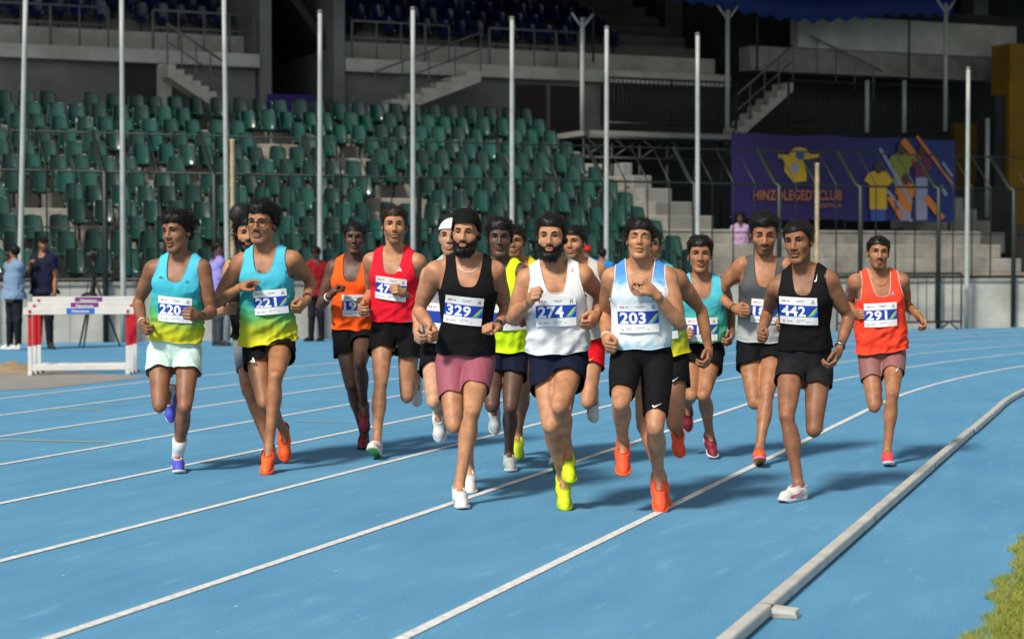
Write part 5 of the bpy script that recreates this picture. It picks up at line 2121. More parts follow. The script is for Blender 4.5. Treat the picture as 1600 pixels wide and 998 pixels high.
    for s in 'RL':
        hp, kn, an = J['hip' + s], J['kn' + s], J['an' + s]
        d = norm(kn - hp)
        Lt = np.linalg.norm(kn - hp)
        ln = bt['len'] * Lt if bt['type'] != 'trousers' else 9
        lens[s] = (hp, d, ln)
        if bt['type'] == 'trousers':
            bsh += [p_rc(hp, kn, .098 * k, .070 * k, .04), p_rc(kn, an, .068 * k, .056 * k, .03)]
        elif tight:
            bsh += [p_rc(hp, kn, .079 * k * g + off, .0465 * k + off, .006 * k, bul=.008 * k * g, be=.8),
                    p_rc(hp + d * .10 + J['kf' + s] * .022, kn - d * .07 + J['kf' + s] * .012, .054 * k * g + off, .037 * k + off, .008 * k)]
        else:
            fl = bt.get('flare', .012)
            bsh += [p_rc(hp, hp + d * (ln + .06), .087 * k * g, (.084 + fl) * k * g, .006)]
    V, Q = polygonise(bsh, bt.get('vox', .011))
    N = vnormals(V, Q)
    if not tight:
        fold = wob(np.stack([V[:, 0] * 1.4, V[:, 1] * 1.4, V[:, 2] * .6], 1), S.get('seed', 1) + 11, 55, 3)
        V = V + N * (.0055 * fold)[:, None]
    else:
        V = V + N * (.0015 * wob(V, 3, 120, 2))[:, None]
    def axdist(P):
        r = []
        for s in 'RL':
            hp, d, ln = lens[s]
            t = np.clip((P - hp) @ d, 0, 9)
            r.append(np.linalg.norm(P - hp - t[:, None] * d, axis=1))
        return r
    dR, dL = axdist(V)
    below = smooth01(-tl(V)[:, 2], -.06, .06)
    V = V - N * ((.004 if tight else .009) * below * np.exp(-((dR - dL) / .016) ** 2))[:, None]
    V, T = clip(V, Q, lambda P: wz - tl(P)[:, 2])
    if bt['type'] != 'trousers':
        def f_leg(P):
            r = []
            dd = []
            for s in 'RL':
                hp, d, ln = lens[s]
                t = (P - hp) @ d
                tc = np.clip(t, 0, 9)
                dd.append(np.linalg.norm(P - hp - tc[:, None] * d, axis=1))
                r.append(ln - t + .006 * np.sin(P[:, 0] * 55))
            return np.where(dd[0] < dd[1], r[0], r[1]) - (.0 if tight else .016) * np.exp(-((dd[0] - dd[1]) / .02) ** 2)
        V, T = clip(V, T, f_leg)
    else:
        V, T = clip(V, T, lambda P: P[:, 2] - .045)
    L = tl(V)
    bot = new_obj({'tights': 'half_tights', 'trousers': 'trousers'}.get(bt['type'], 'shorts'), V, T, bt['mat'], root,
                  attrs=dict(tz=np.clip((L[:, 2] + .35) / .45, 0, 1), tx=L[:, 0]))
    if S['id'] not in ('by', 'seat'):
        for lo_ in loops(V, T):
            if tl(np.array(lo_))[:, 2].mean() < wz - .03:
                mb = MB()
                mb.tube(lo_, .0026, 6, closed=True)
                new_obj('hem_band', mb.V, mb.F, bt['mat'], bot)
    for polys, where, size, rot, m, nm in bt.get('logos', []):
        d0 = ray(*px(where))
        tt = (pel[1] - .35) / d0[1]
        mb = MB()
        cr, sr_ = math.cos(rad(rot)), math.sin(rad(rot))
        for po in (polys if isinstance(polys[0], list) else [polys]):
            po = np.array(po) * size
            P = CAM + d0 * tt + np.stack([po[:, 0] * cr - po[:, 1] * sr_, 0 * po[:, 0], po[:, 0] * sr_ + po[:, 1] * cr], 1)
            for _ in range(40):
                P[:, 1] += np.clip(sdf(bsh, P) - .006, -.03, .03)
            if np.abs(sdf(bsh, P) - .006).max() < .02:
                mb.add(P, [tuple(range(len(po)))])
        if mb.F:
            mb.build(nm, m, bot)
    # ---- shoes and socks
    for s in 'RL':
        shoe(root, J['an' + s], J['ff' + s], k, S['shoes'], label=S.get('shoelab'))
        if S.get('sock'):
            m, hh = S['sock']
            d = norm(J['kn' + s] - J['an' + s])
            mb = MB()
            mb.tube([J['an' + s] - d * .02, J['an' + s] + d * .02, J['an' + s] + d * hh * .5, J['an' + s] + d * hh], [.040 * k, .0385 * k, .042 * k, .0495 * k], 14)
            mb.build('sock', m, root, smooth=True)
    # ---- what they wear on wrists, neck and face
    def ring(c, d, r, th, m, name, flat=1.0):
        a = norm(np.cross(d, np.array([.3, .2, 1])))
        b = np.cross(d, a)
        mb = MB()
        mb.tube([c + r * (math.cos(t) * a + math.sin(t) * b) for t in np.linspace(0, 2 * math.pi, 20, endpoint=False)], th, 7, closed=True)
        return mb.build(name, m, root, smooth=True)
    for w in S.get('wear', []):
        if w[0] == 'band':
            s = w[1]
            d = norm(J['wr' + s] - J['el' + s])
            ring(J['wr' + s] - d * w[4] * k, d, (.0265 + w[4] * .05) * k, w[3], w[2], 'wristband')
        elif w[0] == 'watch':
            s = w[1]
            d = norm(J['wr' + s] - J['el' + s])
            c = J['wr' + s] - d * .022 * k
            st = ring(c, d, .0275 * k, .006, w[2], 'watch')
            v = norm(CAM - c)
            v = norm(v * .8 + az * .3 - d * (v @ d))
            a = norm(np.cross(v, d))
            b = np.cross(a, v)
            mb = MB()
            pts = []
            for zz, rr in ((.026, .019), (.036, .019), (.038, .016)):
                for t in np.linspace(0, 2 * math.pi, 14, endpoint=False):
                    pts.append(c + v * zz * k + (a * math.cos(t) + b * math.sin(t)) * rr * k)
            F = [(r * 14 + i, r * 14 + (i + 1) % 14, (r + 1) * 14 + (i + 1) % 14, (r + 1) * 14 + i) for r in (0, 1) for i in range(14)]
            mb.add(pts, F + [tuple(range(28, 42))])
            recalc(mb.build('watch_case', w[3], st))
        elif w[0] == 'necklace':
            mb = MB()
            pts = []
            for t in np.linspace(-1.25, 1.25, 15):
                x = math.sin(t) * .060 * k
                z = zl - (.015 + w[2] * (math.cos(t) - .3)) * k
                y = .30
                for _ in range(22):
                    y -= (float(sdf(torso + neck, tw_(x, y, z)[None])[0]) - .002) * .8
                pts.append(tw_(x, y, z))
            mb.tube(pts, .0024, 6)
            mb.build('necklace', w[1], root, smooth=True)
        elif w[0] == 'glasses':
            mb = MB()
            for q in (1, -1):
                mb.tube([hw((q * .0345 + .0250 * math.cos(t), .0985 - (q * .0345 + .0250 * math.cos(t)) ** 2 * 3.0, .006 + .0230 * math.sin(t))) for t in np.linspace(0, 2 * math.pi, 18, endpoint=False)], .0027, 6, closed=True)
                mb.tube([hw((q * .058, .088, .012)), hw((q * .072, .075, .014)), hw((q * .080, .0, .012))], .0018, 6)
            mb.tube([hw((-.010, .098, .010)), hw((0, .102, .013)), hw((.010, .098, .010))], .0024, 6)
            mb.build('spectacles', w[1], root, smooth=True)
        elif w[0] == 'earring':
            for q in (1, -1):
                BV, BF = ball((q * .081, .004, -.030), .005, 8, 6)
                new_obj('earring', hw(BV), BF, w[1], root)
    S['J'] = J
    return root

# ------------------------------------------------------------------ the runners
R1, R2, R3, R4 = (200, 310, 2.169), (480, 310, 2.321), (630, 310, 1.996), (790, 320, 2.079)
R5, R6, R7, R8 = (920, 330, 2.079), (1040, 320, 2.321), (1170, 330, 2.123), (1310, 350, 2.495)
N_, F_ = 1, -1       # towards or away from the camera
cloth = lambda n, c, **k: mat('cloth_' + n, c, rough=k.pop('rough', .8), spec=.12, noise=k.pop('noise', .12), nscale=k.pop('nscale', 25), bump=.3, bscale=k.pop('bscale', 55), **k)
rub = lambda n, c, **k: mat('shoe_' + n, c, rough=.55, spec=.35, noise=.12, nscale=60, bump=.25, bscale=220, **k)
C_BLACK = cloth('black', (0.006, 0.006, 0.007, 1))
C_BLACKS = cloth('black_shorts', (0.0055, 0.0055, 0.0065, 1), bscale=40)
C_CHAR = cloth('charcoal', (0.014, 0.014, 0.016, 1))
C_NAVY = cloth('navy', (0.006, 0.009, 0.026, 1))
C_WHITE = cloth('white', (0.66, 0.67, 0.68, 1), noise=.06)
C_BEIGE = cloth('beige', (0.52, 0.49, 0.43, 1), noise=.08)
C_LIME = cloth('lime', lin(205, 240, 30))
C_YEL = cloth('yellow', lin(225, 205, 25))
C_ORG = cloth('orange', lin(250, 92, 28), noise=.06)
C_RED = cloth('red', lin(222, 28, 48), noise=.06)
C_CORAL = cloth('coral', lin(250, 72, 48), noise=.06)
C_REDS = cloth('red_shorts', lin(205, 20, 30))
C_MINT = cloth('mint', lin(190, 215, 205), noise=.06)
C_GREYT = cloth('grey_tights', lin(120, 124, 134))
C_PINKT = mat('pink_tights', lin(178, 92, 108), rough=.6, spec=.3)
C_TAUPE = mat('taupe_tights', lin(150, 98, 96), rough=.6, spec=.3)
for m_, c1, c2 in ((C_PINKT, lin(172, 92, 108), lin(104, 54, 66)), (C_TAUPE, lin(150, 100, 98), lin(112, 74, 72))):
    nt = m_.node_tree
    tc = nt.nodes.new('ShaderNodeTexCoord')
    wv = nt.nodes.new('ShaderNodeTexWave')
    wv.inputs['Scale'].default_value = 46
    wv.inputs['Distortion'].default_value = 1.2
    nt.links.new(tc.outputs['Object'], wv.inputs['Vector'])
    mx = nt.nodes.new('ShaderNodeMix')
    mx.data_type = 'RGBA'
    mx.inputs[6].default_value, mx.inputs[7].default_value = c1, c2
    nt.links.new(wv.outputs['Fac'], mx.inputs[0])
    nt.links.new(mx.outputs[2], nt.nodes['Principled BSDF'].inputs['Base Color'])
C_TEAM = ramp_mat('cloth_teal_yellow', [(0.0, lin(200, 190, 25)), (.16, lin(176, 184, 40)), (.30, lin(84, 160, 84)), (.46, lin(46, 158, 148)), (.62, lin(58, 170, 188)), (1.0, lin(72, 178, 204))], warp=.16, nscale=9)
C_TEAL = ramp_mat('cloth_teal_green', [(0.0, lin(96, 190, 120)), (.35, lin(62, 168, 148)), (.6, lin(68, 172, 180)), (1.0, lin(80, 178, 200))], warp=.1)
C_GREY2 = ramp_mat('cloth_heather', [(0.0, lin(176, 178, 176)), (.26, lin(150, 152, 150)), (.36, lin(74, 76, 78)), (1.0, lin(72, 74, 76))], warp=.12, nscale=60)
C_SKYW = ramp_mat('cloth_sky_white', [(0.0, lin(160, 196, 216)), (.10, lin(222, 228, 230)), (.52, lin(228, 231, 232)), (.66, lin(196, 216, 228)), (.74, lin(226, 230, 232)), (.86, lin(90, 152, 200)), (1.0, lin(60, 128, 190))], warp=.34, nscale=16)
C_HEATH = cloth('pale_grey', lin(176, 178, 180), nscale=200, noise=.3)
M_WHT = mat('print_white', (0.78, 0.78, 0.78, 1), rough=.5)
M_DRK = mat('print_dark', (0.02, 0.05, 0.08, 1), rough=.5)
M_ORP = mat('print_orange', lin(255, 84, 40), rough=.5)
M_BLP = mat('print_blue', lin(110, 150, 200), rough=.5)
W_BLK = mat('strap_black', (0.012, 0.012, 0.012, 1), rough=.5)
W_CASE = mat('watch_case', (0.02, 0.02, 0.022, 1), rough=.2, coat=.6)
W_STEEL = mat('steel', (0.55, 0.54, 0.5, 1), rough=.25, metal=1)
W_WHT = mat('band_white', (0.7, 0.7, 0.68, 1), rough=.5)
W_RED = mat('band_red', lin(200, 60, 30), rough=.7)
W_GOLD = mat('thread_gold', lin(210, 160, 70), rough=.5)
W_SILV = mat('silver', (0.62, 0.6, 0.56, 1), rough=.3, metal=.9)
W_FRM = mat('spectacle_frame', (0.015, 0.013, 0.012, 1), rough=.3)
SO_W = rub('sole_white', (0.62, 0.62, 0.6, 1))
SO_GRY = rub('sole_grey', (0.30, 0.31, 0.32, 1))
SO_GRN = rub('outsole_green', lin(120, 185, 95))
SO_GLD = rub('outsole_gold', lin(165, 120, 50), metal=.2)
SO_PNK = rub('sole_pink', lin(235, 110, 150))
SO_DK = rub('sole_dark', (0.02, 0.02, 0.022, 1))
U_ORG = rub('upper_orange', lin(255, 100, 40))
U_ORR = rub('upper_red_orange', lin(255, 84, 42))
U_LIM = rub('upper_lime', lin(205, 225, 30))
U_WHT = rub('upper_white', (0.68, 0.67, 0.64, 1))
U_CRM = rub('upper_cream', (0.66, 0.62, 0.55, 1))
U_MAR = rub('upper_maroon', lin(122, 20, 40))
U_BLU = rub('upper_blue', lin(80, 84, 190))
U_SLT = rub('upper_slate', lin(70, 84, 98))
U_SIL = rub('upper_silver', lin(170, 176, 178))
U_BLK = rub('upper_black', (0.015, 0.015, 0.017, 1))
U_DOR = rub('lace_dark_orange', lin(205, 56, 20))
U_LM2 = rub('lace_lime', lin(160, 180, 20))
U_MR2 = rub('lace_maroon', lin(70, 14, 26))
U_COR = rub('upper_coral', lin(250, 72, 80))
LC_LIM = rub('stripe_lime', lin(200, 235, 40))
LC_CYN = rub('stripe_cyan', lin(70, 170, 215))

RUN = []
def R(**k):
    RUN.append(k)

R(id='220', reg=R1, H=1.73, skin='brown', gnd=(165, 965), poff=.05, seed=3, st='L',
  label='runner number 220 in a teal to yellow vest, pale mint shorts and white socks',
  head=(166, 116, 146, 26, 2, -3), neck=(181, 208), sh=((84, 240), (252, 238)), stw=-.03, hip=((110, 515), (205, 515)),
  armR=((34, 352), F_, (50, 420), N_, (50, 440), N_, 'loose'), armL=((284, 388), F_, (240, 402), N_, (212, 392), N_, 'fist'),
  legR=((107, 700), N_, (140, 655), F_, 5, 78), legL=((192, 705), N_, (168, 875), F_, -12, 2),
  face=dict(hair='flow', seed=3, mouth=.006, tache=.35, jaw=.94), bib=('220', (160, 376), 1),
  top=dict(mat=C_TEAM, hem=(160, 490), loose=.012, wrinkle=.011, neck=.135), bot=dict(type='shorts', len=.40, mat=C_MINT, flare=.016),
  shoes=(U_BLU, SO_W, SO_W, U_WHT, U_WHT), sock=(C_WHITE, .14),
  logos=[(ARC, (112, 272), .034, 0, M_DRK, 'chest_emblem'), (RC, (201, 283), .022, 0, M_DRK, 'chest_emblem')],
  wear=[('watch', 'L', W_BLK, W_CASE), ('band', 'R', W_WHT, .004, .012)])
R(id='221', reg=R1, H=1.78, skin='tan', gnd=(470, 936), poff=.28, seed=5, st='L',
  label='runner number 221 in round spectacles, teal to yellow vest and orange shoes, pointing a finger',
  head=(452, 86, 152, 12, 2, 2), neck=(468, 183), sh=((380, 218), (560, 208)), stw=-.02, hip=((432, 500), (522, 495)),
  armR=((292, 358), F_, (383, 300), N_, (414, 282), N_, 'point', (0.3, .2, -1)), armL=((622, 285), F_, (604, 345), N_, (582, 374), N_, 'fist'),
  legR=((462, 690), N_, (530, 785), F_, -14, 66), legL=((500, 605), N_, (478, 845), F_, 4, 28),
  face=dict(hair='flow', seed=6, tache=.55, goatee=.3, jaw=.95), bib=('221', (484, 350), 3),
  top=dict(mat=C_TEAM, hem=(485, 495), slant=-.10, loose=.014, wrinkle=.012, neck=.125), bot=dict(type='shorts', len=.34, mat=C_BLACKS, flare=.02, logos=[(STRIPES, (410, 553), .04, 0, M_WHT, 'logo')]),
  shoes=(U_ORG, U_ORR, SO_DK, U_DOR, U_DOR),
  logos=[(ARC, (440, 246), .034, 0, M_DRK, 'chest_emblem'), (RC, (537, 252), .022, 0, M_DRK, 'chest_emblem')],
  wear=[('watch', 'L', W_BLK, W_CASE), ('glasses', W_FRM), ('band', 'R', W_GOLD, .002, .010), ('band', 'R', W_GOLD, .002, .022)])
R(id='b221', reg=R1, H=1.74, skin='med', gnd=(500, 905), poff=.1, seed=8, vox=.012, hvox=.005, fvox=.0045, st='R',
  label='long haired bearded runner in grey half tights close behind the runner in spectacles',
  head=(404, 122, 128, -12, 2, 0), neck=(412, 205), sh=((352, 238), (500, 238)), hip=((398, 470), (480, 470)),
  armR=((306, 384), F_, (332, 382), N_, (347, 374), N_, 'fist'), armL=((545, 330), F_, (520, 390), N_, (500, 380), N_, 'fist'),
  legR=((408, 650), N_, (478, 838), N_, 4, 14), legL=((475, 640), N_, (470, 700), F_, 0, 75),
  face=dict(hair='long', seed=8, beard=.55, tache=.9), top=dict(mat=C_BLACK, hem=(440, 470)),
  bot=dict(type='tights', len=.62, mat=C_GREYT), shoes=(U_BLK, U_BLK, SO_DK, U_MAR, None), wear=[])
R(id='191', reg=R2, H=1.70, skin='dark', gnd=(212, 926), poff=.15, seed=11, st='R',
  label='runner number 191 in an orange vest and maroon shoes with a white wristband',
  head=(172, 146, 120, -2, 0, 0), neck=(172, 228), sh=((96, 250), (240, 255)), hip=((132, 488), (208, 488)), stw=-.03,
  armR=((48, 390), F_, (84, 350), N_, (114, 316), N_, 'fist'), armL=((258, 370), F_, (225, 390), N_, (205, 380), N_, 'fist'),
  legR=((160, 678), N_, (206, 850), F_, 0, 10), legL=((192, 600), N_, (206, 752), F_, 0, 52),
  face=dict(hair='short', seed=11, mouth=.002, jaw=.95), bib=('191', (180, 388), 1), bsc=.97,
  top=dict(mat=C_ORG, hem=(165, 478), neck=.14, loose=.006, wrinkle=.008), bot=dict(type='shorts', len=.42, mat=C_BLACKS, flare=.02),
  shoes=(U_MAR, SO_DK, SO_DK, U_MR2, U_MR2), wear=[('band', 'R', W_WHT, .0055, .05), ('band', 'R', W_RED, .003, .01)])
R(id='479', reg=R2, H=1.80, skin='med', gnd=(250, 965), poff=.05, seed=13, st='R',
  label='tall runner number 479 in a red vest, black shorts and green soled shoes',
  head=(316, 100, 142, -4, 0, 0), neck=(316, 198), sh=((232, 228), (402, 232)), stw=-.03, hip=((272, 480), (372, 480)),
  armR=((232, 345), F_, (206, 386), N_, (190, 402), N_, 'loose'), armL=((408, 348), F_, (356, 346), N_, (328, 328), N_, 'fist'),
  legR=((266, 672), N_, (252, 885), N_, 6, -16), legL=((362, 715), N_, (398, 650), F_, -12, 82),
  face=dict(hair='curly', seed=13, brown=1, stubble=.5, tache=.5, goatee=.5, mouth=.003), bib=('479', (304, 327), -8),
  top=dict(mat=C_RED, hem=(312, 448), neck=.13, loose=.006, wrinkle=.008), bot=dict(type='shorts', len=.40, mat=C_BLACKS, flare=.018),
  shoes=(U_CRM, SO_W, SO_GRN, U_CRM, SO_PNK), logos=[(STRIPES, (335, 258), .032, 0, M_WHT, 'logo'), ([(-.5, -.4), (.5, -.4), (.1, .5)], (362, 436), .075, 0, M_WHT, 'hem_panel')],
  wear=[('band', 'R', W_RED, .006, .03), ('necklace', W_GOLD, .035)])
R(id='b329', reg=R3, H=1.72, skin='fair', gnd=(205, 900), poff=.1, seed=15, vox=.012, hvox=.005, fvox=.0045, st='L',
  label='fair skinned runner in a white head cover mostly hidden behind the black turban',
  head=(150, 122, 128, 8, 0, 0), neck=(165, 205), sh=((88, 240), (235, 240)), hip=((98, 470), (190, 470)),
  armR=((48, 350), F_, (44, 402), N_, (40, 428), N_, 'loose'), armL=((262, 350), F_, (255, 380), N_, (250, 360), N_, 'fist'),
  legR=((96, 630), N_, (110, 655), F_, 4, 78), legL=((198, 660), N_, (204, 838), F_, -4, 22),
  face=dict(hair='cap', seed=15, stubble=.3), hat=W_WHT, peak=False, top=dict(mat=C_HEATH, hem=(140, 455)), bib=(None, (128, 370), 3),
  bot=dict(type='shorts', len=.42, mat=C_BLACKS), shoes=(U_WHT, SO_W, SO_W, U_WHT, U_BLK), wear=[('band', 'R', W_RED, .003, .02)])
R(id='329', reg=R3, H=1.73, skin='med', gnd=(172, 968), poff=.12, seed=17, g=1.06, st='L',
  label='bearded runner number 329 in a black turban, black vest and pink striped half tights',
  head=(196, 112, 138, 10, 0, 2), neck=(205, 196), sh=((100, 228), (286, 228)), hip=((150, 508), (238, 508)),
  armR=((48, 350), F_, (88, 404), N_, (102, 426), N_, 'fist', (-.2, -1, -.5)), armL=((322, 352), F_, (292, 402), N_, (264, 396), N_, 'fist', (-.2, -.5, -.3)),
  legR=((158, 706), N_, (172, 620), F_, 5, 60), legL=((214, 668), N_, (174, 898), F_, -8, 8),
  face=dict(hair='turban', seed=17, beard=1.0, tache=.9), hat=C_BLACK, bib=('329', (188, 350), -4),
  top=dict(mat=C_BLACK, hem=(185, 490), neck=.135, xi=.082, xo=.130, loose=.004, tight=True, wrinkle=.003), bot=dict(type='tights', len=.56, mat=C_PINKT),
  shoes=(U_WHT, SO_W, SO_DK, U_WHT, None), wear=[('watch', 'L', W_BLK, W_CASE), ('band', 'R', W_STEEL, .0035, .018), ('necklace', W_WHT, .055)])
R(id='lime', reg=R3, H=1.70, skin='dark', gnd=(332, 853), poff=.1, seed=19, st='L',
  label='dark skinned runner in a fluorescent lime vest and navy shorts',
  head=(302, 126, 126, 2, 0, 0), neck=(310, 208), sh=((256, 232), (374, 236)), hip=((280, 488), (348, 488)), stw=-.08,
  armR=((272, 352), F_, (300, 372), N_, (318, 360), N_, 'fist'), armL=((398, 345), F_, (380, 385), N_, (366, 380), N_, 'fist'),
  legR=((276, 645), N_, (284, 640), F_, 0, 72), legL=((334, 650), N_, (330, 795), F_, -4, 8),
  face=dict(hair='wavy', seed=19, tache=.4, jaw=.95), top=dict(mat=C_LIME, hem=(320, 482), neck=.14, wrinkle=.006), bib=(None, (322, 372), 0),
  bot=dict(type='shorts', len=.44, mat=C_NAVY, flare=.016), shoes=(U_SIL, SO_W, SO_GRY, U_SIL, LC_LIM), wear=[])
R(id='b9', reg=R4, H=1.68, skin='tan', gnd=(40, 795), poff=.1, seed=21, vox=.012, hvox=.005, fvox=.0045, low=.02, st='L',
  label='runner in a plain yellow vest mostly hidden between the lime vest and the white vest',
  head=(30, 122, 112, 10, 0, 0), neck=(40, 190), sh=((-20, 215), (100, 215)), hip=((5, 462), (72, 462)),
  armR=((-30, 330), F_, (-10, 370), N_, (5, 360), N_, 'fist'), armL=((95, 330), F_, (85, 370), N_, (75, 360), N_, 'fist'),
  legR=((10, 600), N_, (15, 640), F_, 0, 75), legL=((62, 592), N_, (40, 742), F_, 0, 36),
  face=dict(hair='short', seed=21, stubble=.2), top=dict(mat=C_YEL, hem=(40, 435)),
  bot=dict(type='shorts', len=.30, mat=C_BLACKS, logos=[(STRIPES, (65, 445), .03, 0, M_WHT, 'logo')]), shoes=(U_LIM, SO_GRN, SO_GRN, U_LIM, None), wear=[])
R(id='274', reg=R4, H=1.71, skin='med', gnd=(196, 978), poff=.18, seed=23, st='R',
  label='bearded runner number 274 in a white vest, navy shorts and lime yellow shoes',
  head=(148, 108, 150, 8, 0, 0), neck=(157, 205), sh=((68, 242), (250, 228)), stw=.0, hip=((128, 508), (218, 505)),
  armR=((22, 370), F_ * .2, (78, 315), N_, (86, 290), N_, 'fist'), armL=((312, 298), F_, (292, 355), N_, (274, 388), N_, 'fist'),
  legR=((146, 716), N_, (186, 882), F_, -4, 40), legL=((176, 655), N_, (200, 792), F_, -6, 40),
  face=dict(hair='curly', seed=23, beard=.8, tache=.9), bib=('274', (163, 345), -1),
  top=dict(mat=C_WHITE, hem=(170, 485), neck=.125, loose=.012, wrinkle=.009, slant=0), bot=dict(type='shorts', len=.44, mat=C_NAVY, flare=.02),
  shoes=(U_LIM, U_LM2, SO_DK, U_LM2, U_BLK), logos=[(SWOOSH, (220, 213), .034, 60, M_ORP, 'logo')],
  wear=[('band', 'L', W_BLK, .005, .015)])
R(id='b274', reg=R4, H=1.68, skin='med', gnd=(162, 868), poff=.0, seed=25, vox=.012, hvox=.005, fvox=.0045, st='R',
  label='runner in a beige vest and red shorts close behind the runner in the white vest',
  head=(222, 124, 116, 22, 0, 0), neck=(232, 195), sh=((172, 225), (292, 215)), hip=((208, 462), (282, 462)),
  armR=((160, 330), F_, (180, 370), N_, (190, 360), N_, 'fist'), armL=((320, 320), F_, (300, 360), N_, (288, 380), N_, 'fist'),
  legR=((196, 660), N_, (168, 815), N_, 8, -14), legL=((268, 640), N_, (288, 612), F_, -14, 78),
  face=dict(hair='short', seed=25, stubble=.6, tache=.5), top=dict(mat=C_BEIGE, hem=(250, 440)),
  bot=dict(type='shorts', len=.36, mat=C_REDS, logos=[(SWOOSH, (284, 505), .04, 20, W_GOLD, 'logo')]), shoes=(U_CRM, SO_W, SO_GRN, U_CRM, LC_CYN), wear=[])
R(id='203', reg=R5, H=1.74, skin='med', gnd=(228, 980), poff=.2, seed=27, st='L',
  label='runner number 203 with closed eyes in a sky blue and white vest',
  head=(166, 96, 138, 5, -8, 2), neck=(168, 184), sh=((76, 218), (254, 214)), stw=-.02, hip=((122, 478), (222, 478)),
  armR=((52, 335), F_, (57, 412), N_, (60, 440), N_, 'fist'), armL=((296, 368), N_ * .6, (216, 268), N_, (180, 230), N_, 'loose', (.2, .3, -1)),
  legR=((104, 622), N_, (110, 745), F_, 4, 40), legL=((216, 702), N_, (226, 862), F_, -3, 44),
  face=dict(hair='wavy', seed=27, shut=1, mouth=.006, jaw=1.0), bib=('203', (160, 345), 1),
  top=dict(mat=C_SKYW, trim=C_WHITE, hem=(175, 450), neck=.135, loose=.004, wrinkle=.004), bot=dict(type='tights', len=.80, mat=C_BLACK, logos=[(SWOOSH, (228, 636), .055, 5, M_WHT, 'logo')]),
  shoes=(U_ORR, U_ORG, SO_DK, U_DOR, W_WHT), wear=[('band', 'L', W_BLK, .003, .015), ('band', 'R', W_GOLD, .003, .012), ('band', 'R', W_WHT, .003, .02)])
R(id='b203', reg=R5, H=1.66, skin='tan', gnd=(256, 922), poff=.15, seed=29, vox=.012, hvox=.005, fvox=.0045, st='R',
  label='runner in a teal to yellow vest hidden behind number 203, one arm hanging',
  head=(196, 112, 124, 0, 0, 0), neck=(200, 190), sh=((112, 220), (290, 222)), hip=((192, 480), (280, 480)),
  armR=((100, 330), F_, (110, 390), N_, (120, 380), N_, 'fist'), armL=((366, 322), F_, (390, 452), N_, (388, 486), N_, 'loose'),
  legR=((180, 695), N_, (236, 862), N_, -4, 30), legL=((278, 690), N_, (290, 690), F_, -6, 60),
  face=dict(hair='short', seed=29), top=dict(mat=C_TEAM, hem=(250, 475)), bib=(None, (225, 375), 0),
  bot=dict(type='shorts', len=.40, mat=C_BLACKS, logos=[(SWOOSH, (290, 553), .05, 15, M_WHT, 'logo')]), shoes=(U_ORR, U_ORG, SO_DK, U_DOR, None), wear=[])
R(id='213', reg=R6, H=1.68, skin='tan', gnd=(165, 920), poff=.1, seed=31, st='L', low=.01,
  label='curly haired runner number 213 in a teal to green vest, black shorts and maroon shoes',
  head=(125, 182, 138, 4, 2, 0), neck=(128, 272), sh=((58, 300), (200, 296)), hip=((92, 535), (168, 535)),
  armR=((45, 420), F_, (60, 480), N_, (72, 470), N_, 'fist'), armL=((232, 372), F_, (240, 462), N_, (237, 490), N_, 'loose'),
  legR=((92, 690), N_, (80, 720), F_, 0, 75), legL=((138, 690), N_, (160, 830), F_, -6, 30),
  face=dict(hair='curly', seed=31, tache=.35, fat=1.05), bib=('213', (130, 450), 0),
  top=dict(mat=C_TEAL, hem=(130, 500), neck=.12, loose=.02, wrinkle=.008), bot=dict(type='shorts', len=.40, mat=C_BLACKS, flare=.02),
  shoes=(U_MAR, SO_W, SO_DK, U_BLK, U_BLK), wear=[('earring', W_SILV)])
R(id='18', reg=R6, H=1.77, skin='tan', gnd=(325, 980), poff=.1, seed=33, st='L',
  label='runner with lowered eyes in a two tone grey vest, black shorts and orange shoes',
  head=(358, 106, 160, 6, 14, 0), neck=(362, 212), sh=((284, 220), (432, 224)), stw=-.02, hip=((302, 520), (390, 515)),
  armR=((178, 322), F_, (250, 376), N_, (276, 388), N_, 'fist'), armL=((452, 340), F_, (440, 420), N_, (430, 440), N_, 'fist'),
  legR=((322, 715), N_, (345, 620), F_, 4, 60), legL=((368, 688), N_, (340, 890), N_, 8, -12),
  face=dict(hair='curly', seed=33, shut=1, stubble=.65, tache=.9, goatee=.8), bib=('18', (368, 386), -2),
  top=dict(mat=C_GREY2, hem=(330, 500), neck=.15, loose=.008), bot=dict(type='shorts', len=.36, mat=C_BLACKS, flare=.02, logos=[(SWOOSH, (270, 560), .06, 100, M_WHT, 'logo')]),
  shoes=(U_ORG, SO_PNK, SO_GLD, U_DOR, U_DOR), wear=[('band', 'R', W_BLK, .004, .012)])
R(id='442', reg=R7, H=1.68, skin='brown', gnd=(158, 978), poff=.02, seed=35, st='R',
  label='runner number 442 in a black vest with a white tick and charcoal shorts',
  head=(164, 104, 150, 26, 2, -4), neck=(186, 200), sh=((92, 252), (264, 226)), stw=-.05, hip=((140, 508), (232, 508)),
  armR=((62, 338), F_, (46, 394), N_, (34, 414), N_, 'fist'), armL=((332, 352), F_, (300, 458), N_, (286, 500), N_, 'loose'),
  legR=((126, 680), N_, (166, 908), F_, 42, 0), legL=((216, 722), N_, (224, 625), F_, 8, 60),
  face=dict(hair='short', seed=35, mouth=.005, tache=.3, goatee=.15), bib=('442', (165, 330), -2),
  top=dict(mat=C_BLACK, hem=(190, 462), neck=.13, xi=.074, loose=.003, tight=True, wrinkle=.004), bot=dict(type='shorts', len=.34, mat=C_CHAR, flare=.012),
  shoes=(U_CRM, SO_W, SO_PNK, U_WHT, SO_PNK), logos=[(SWOOSH, (222, 224), .046, 62, M_WHT, 'logo')],
  wear=[('watch', 'L', W_BLK, W_STEEL)])
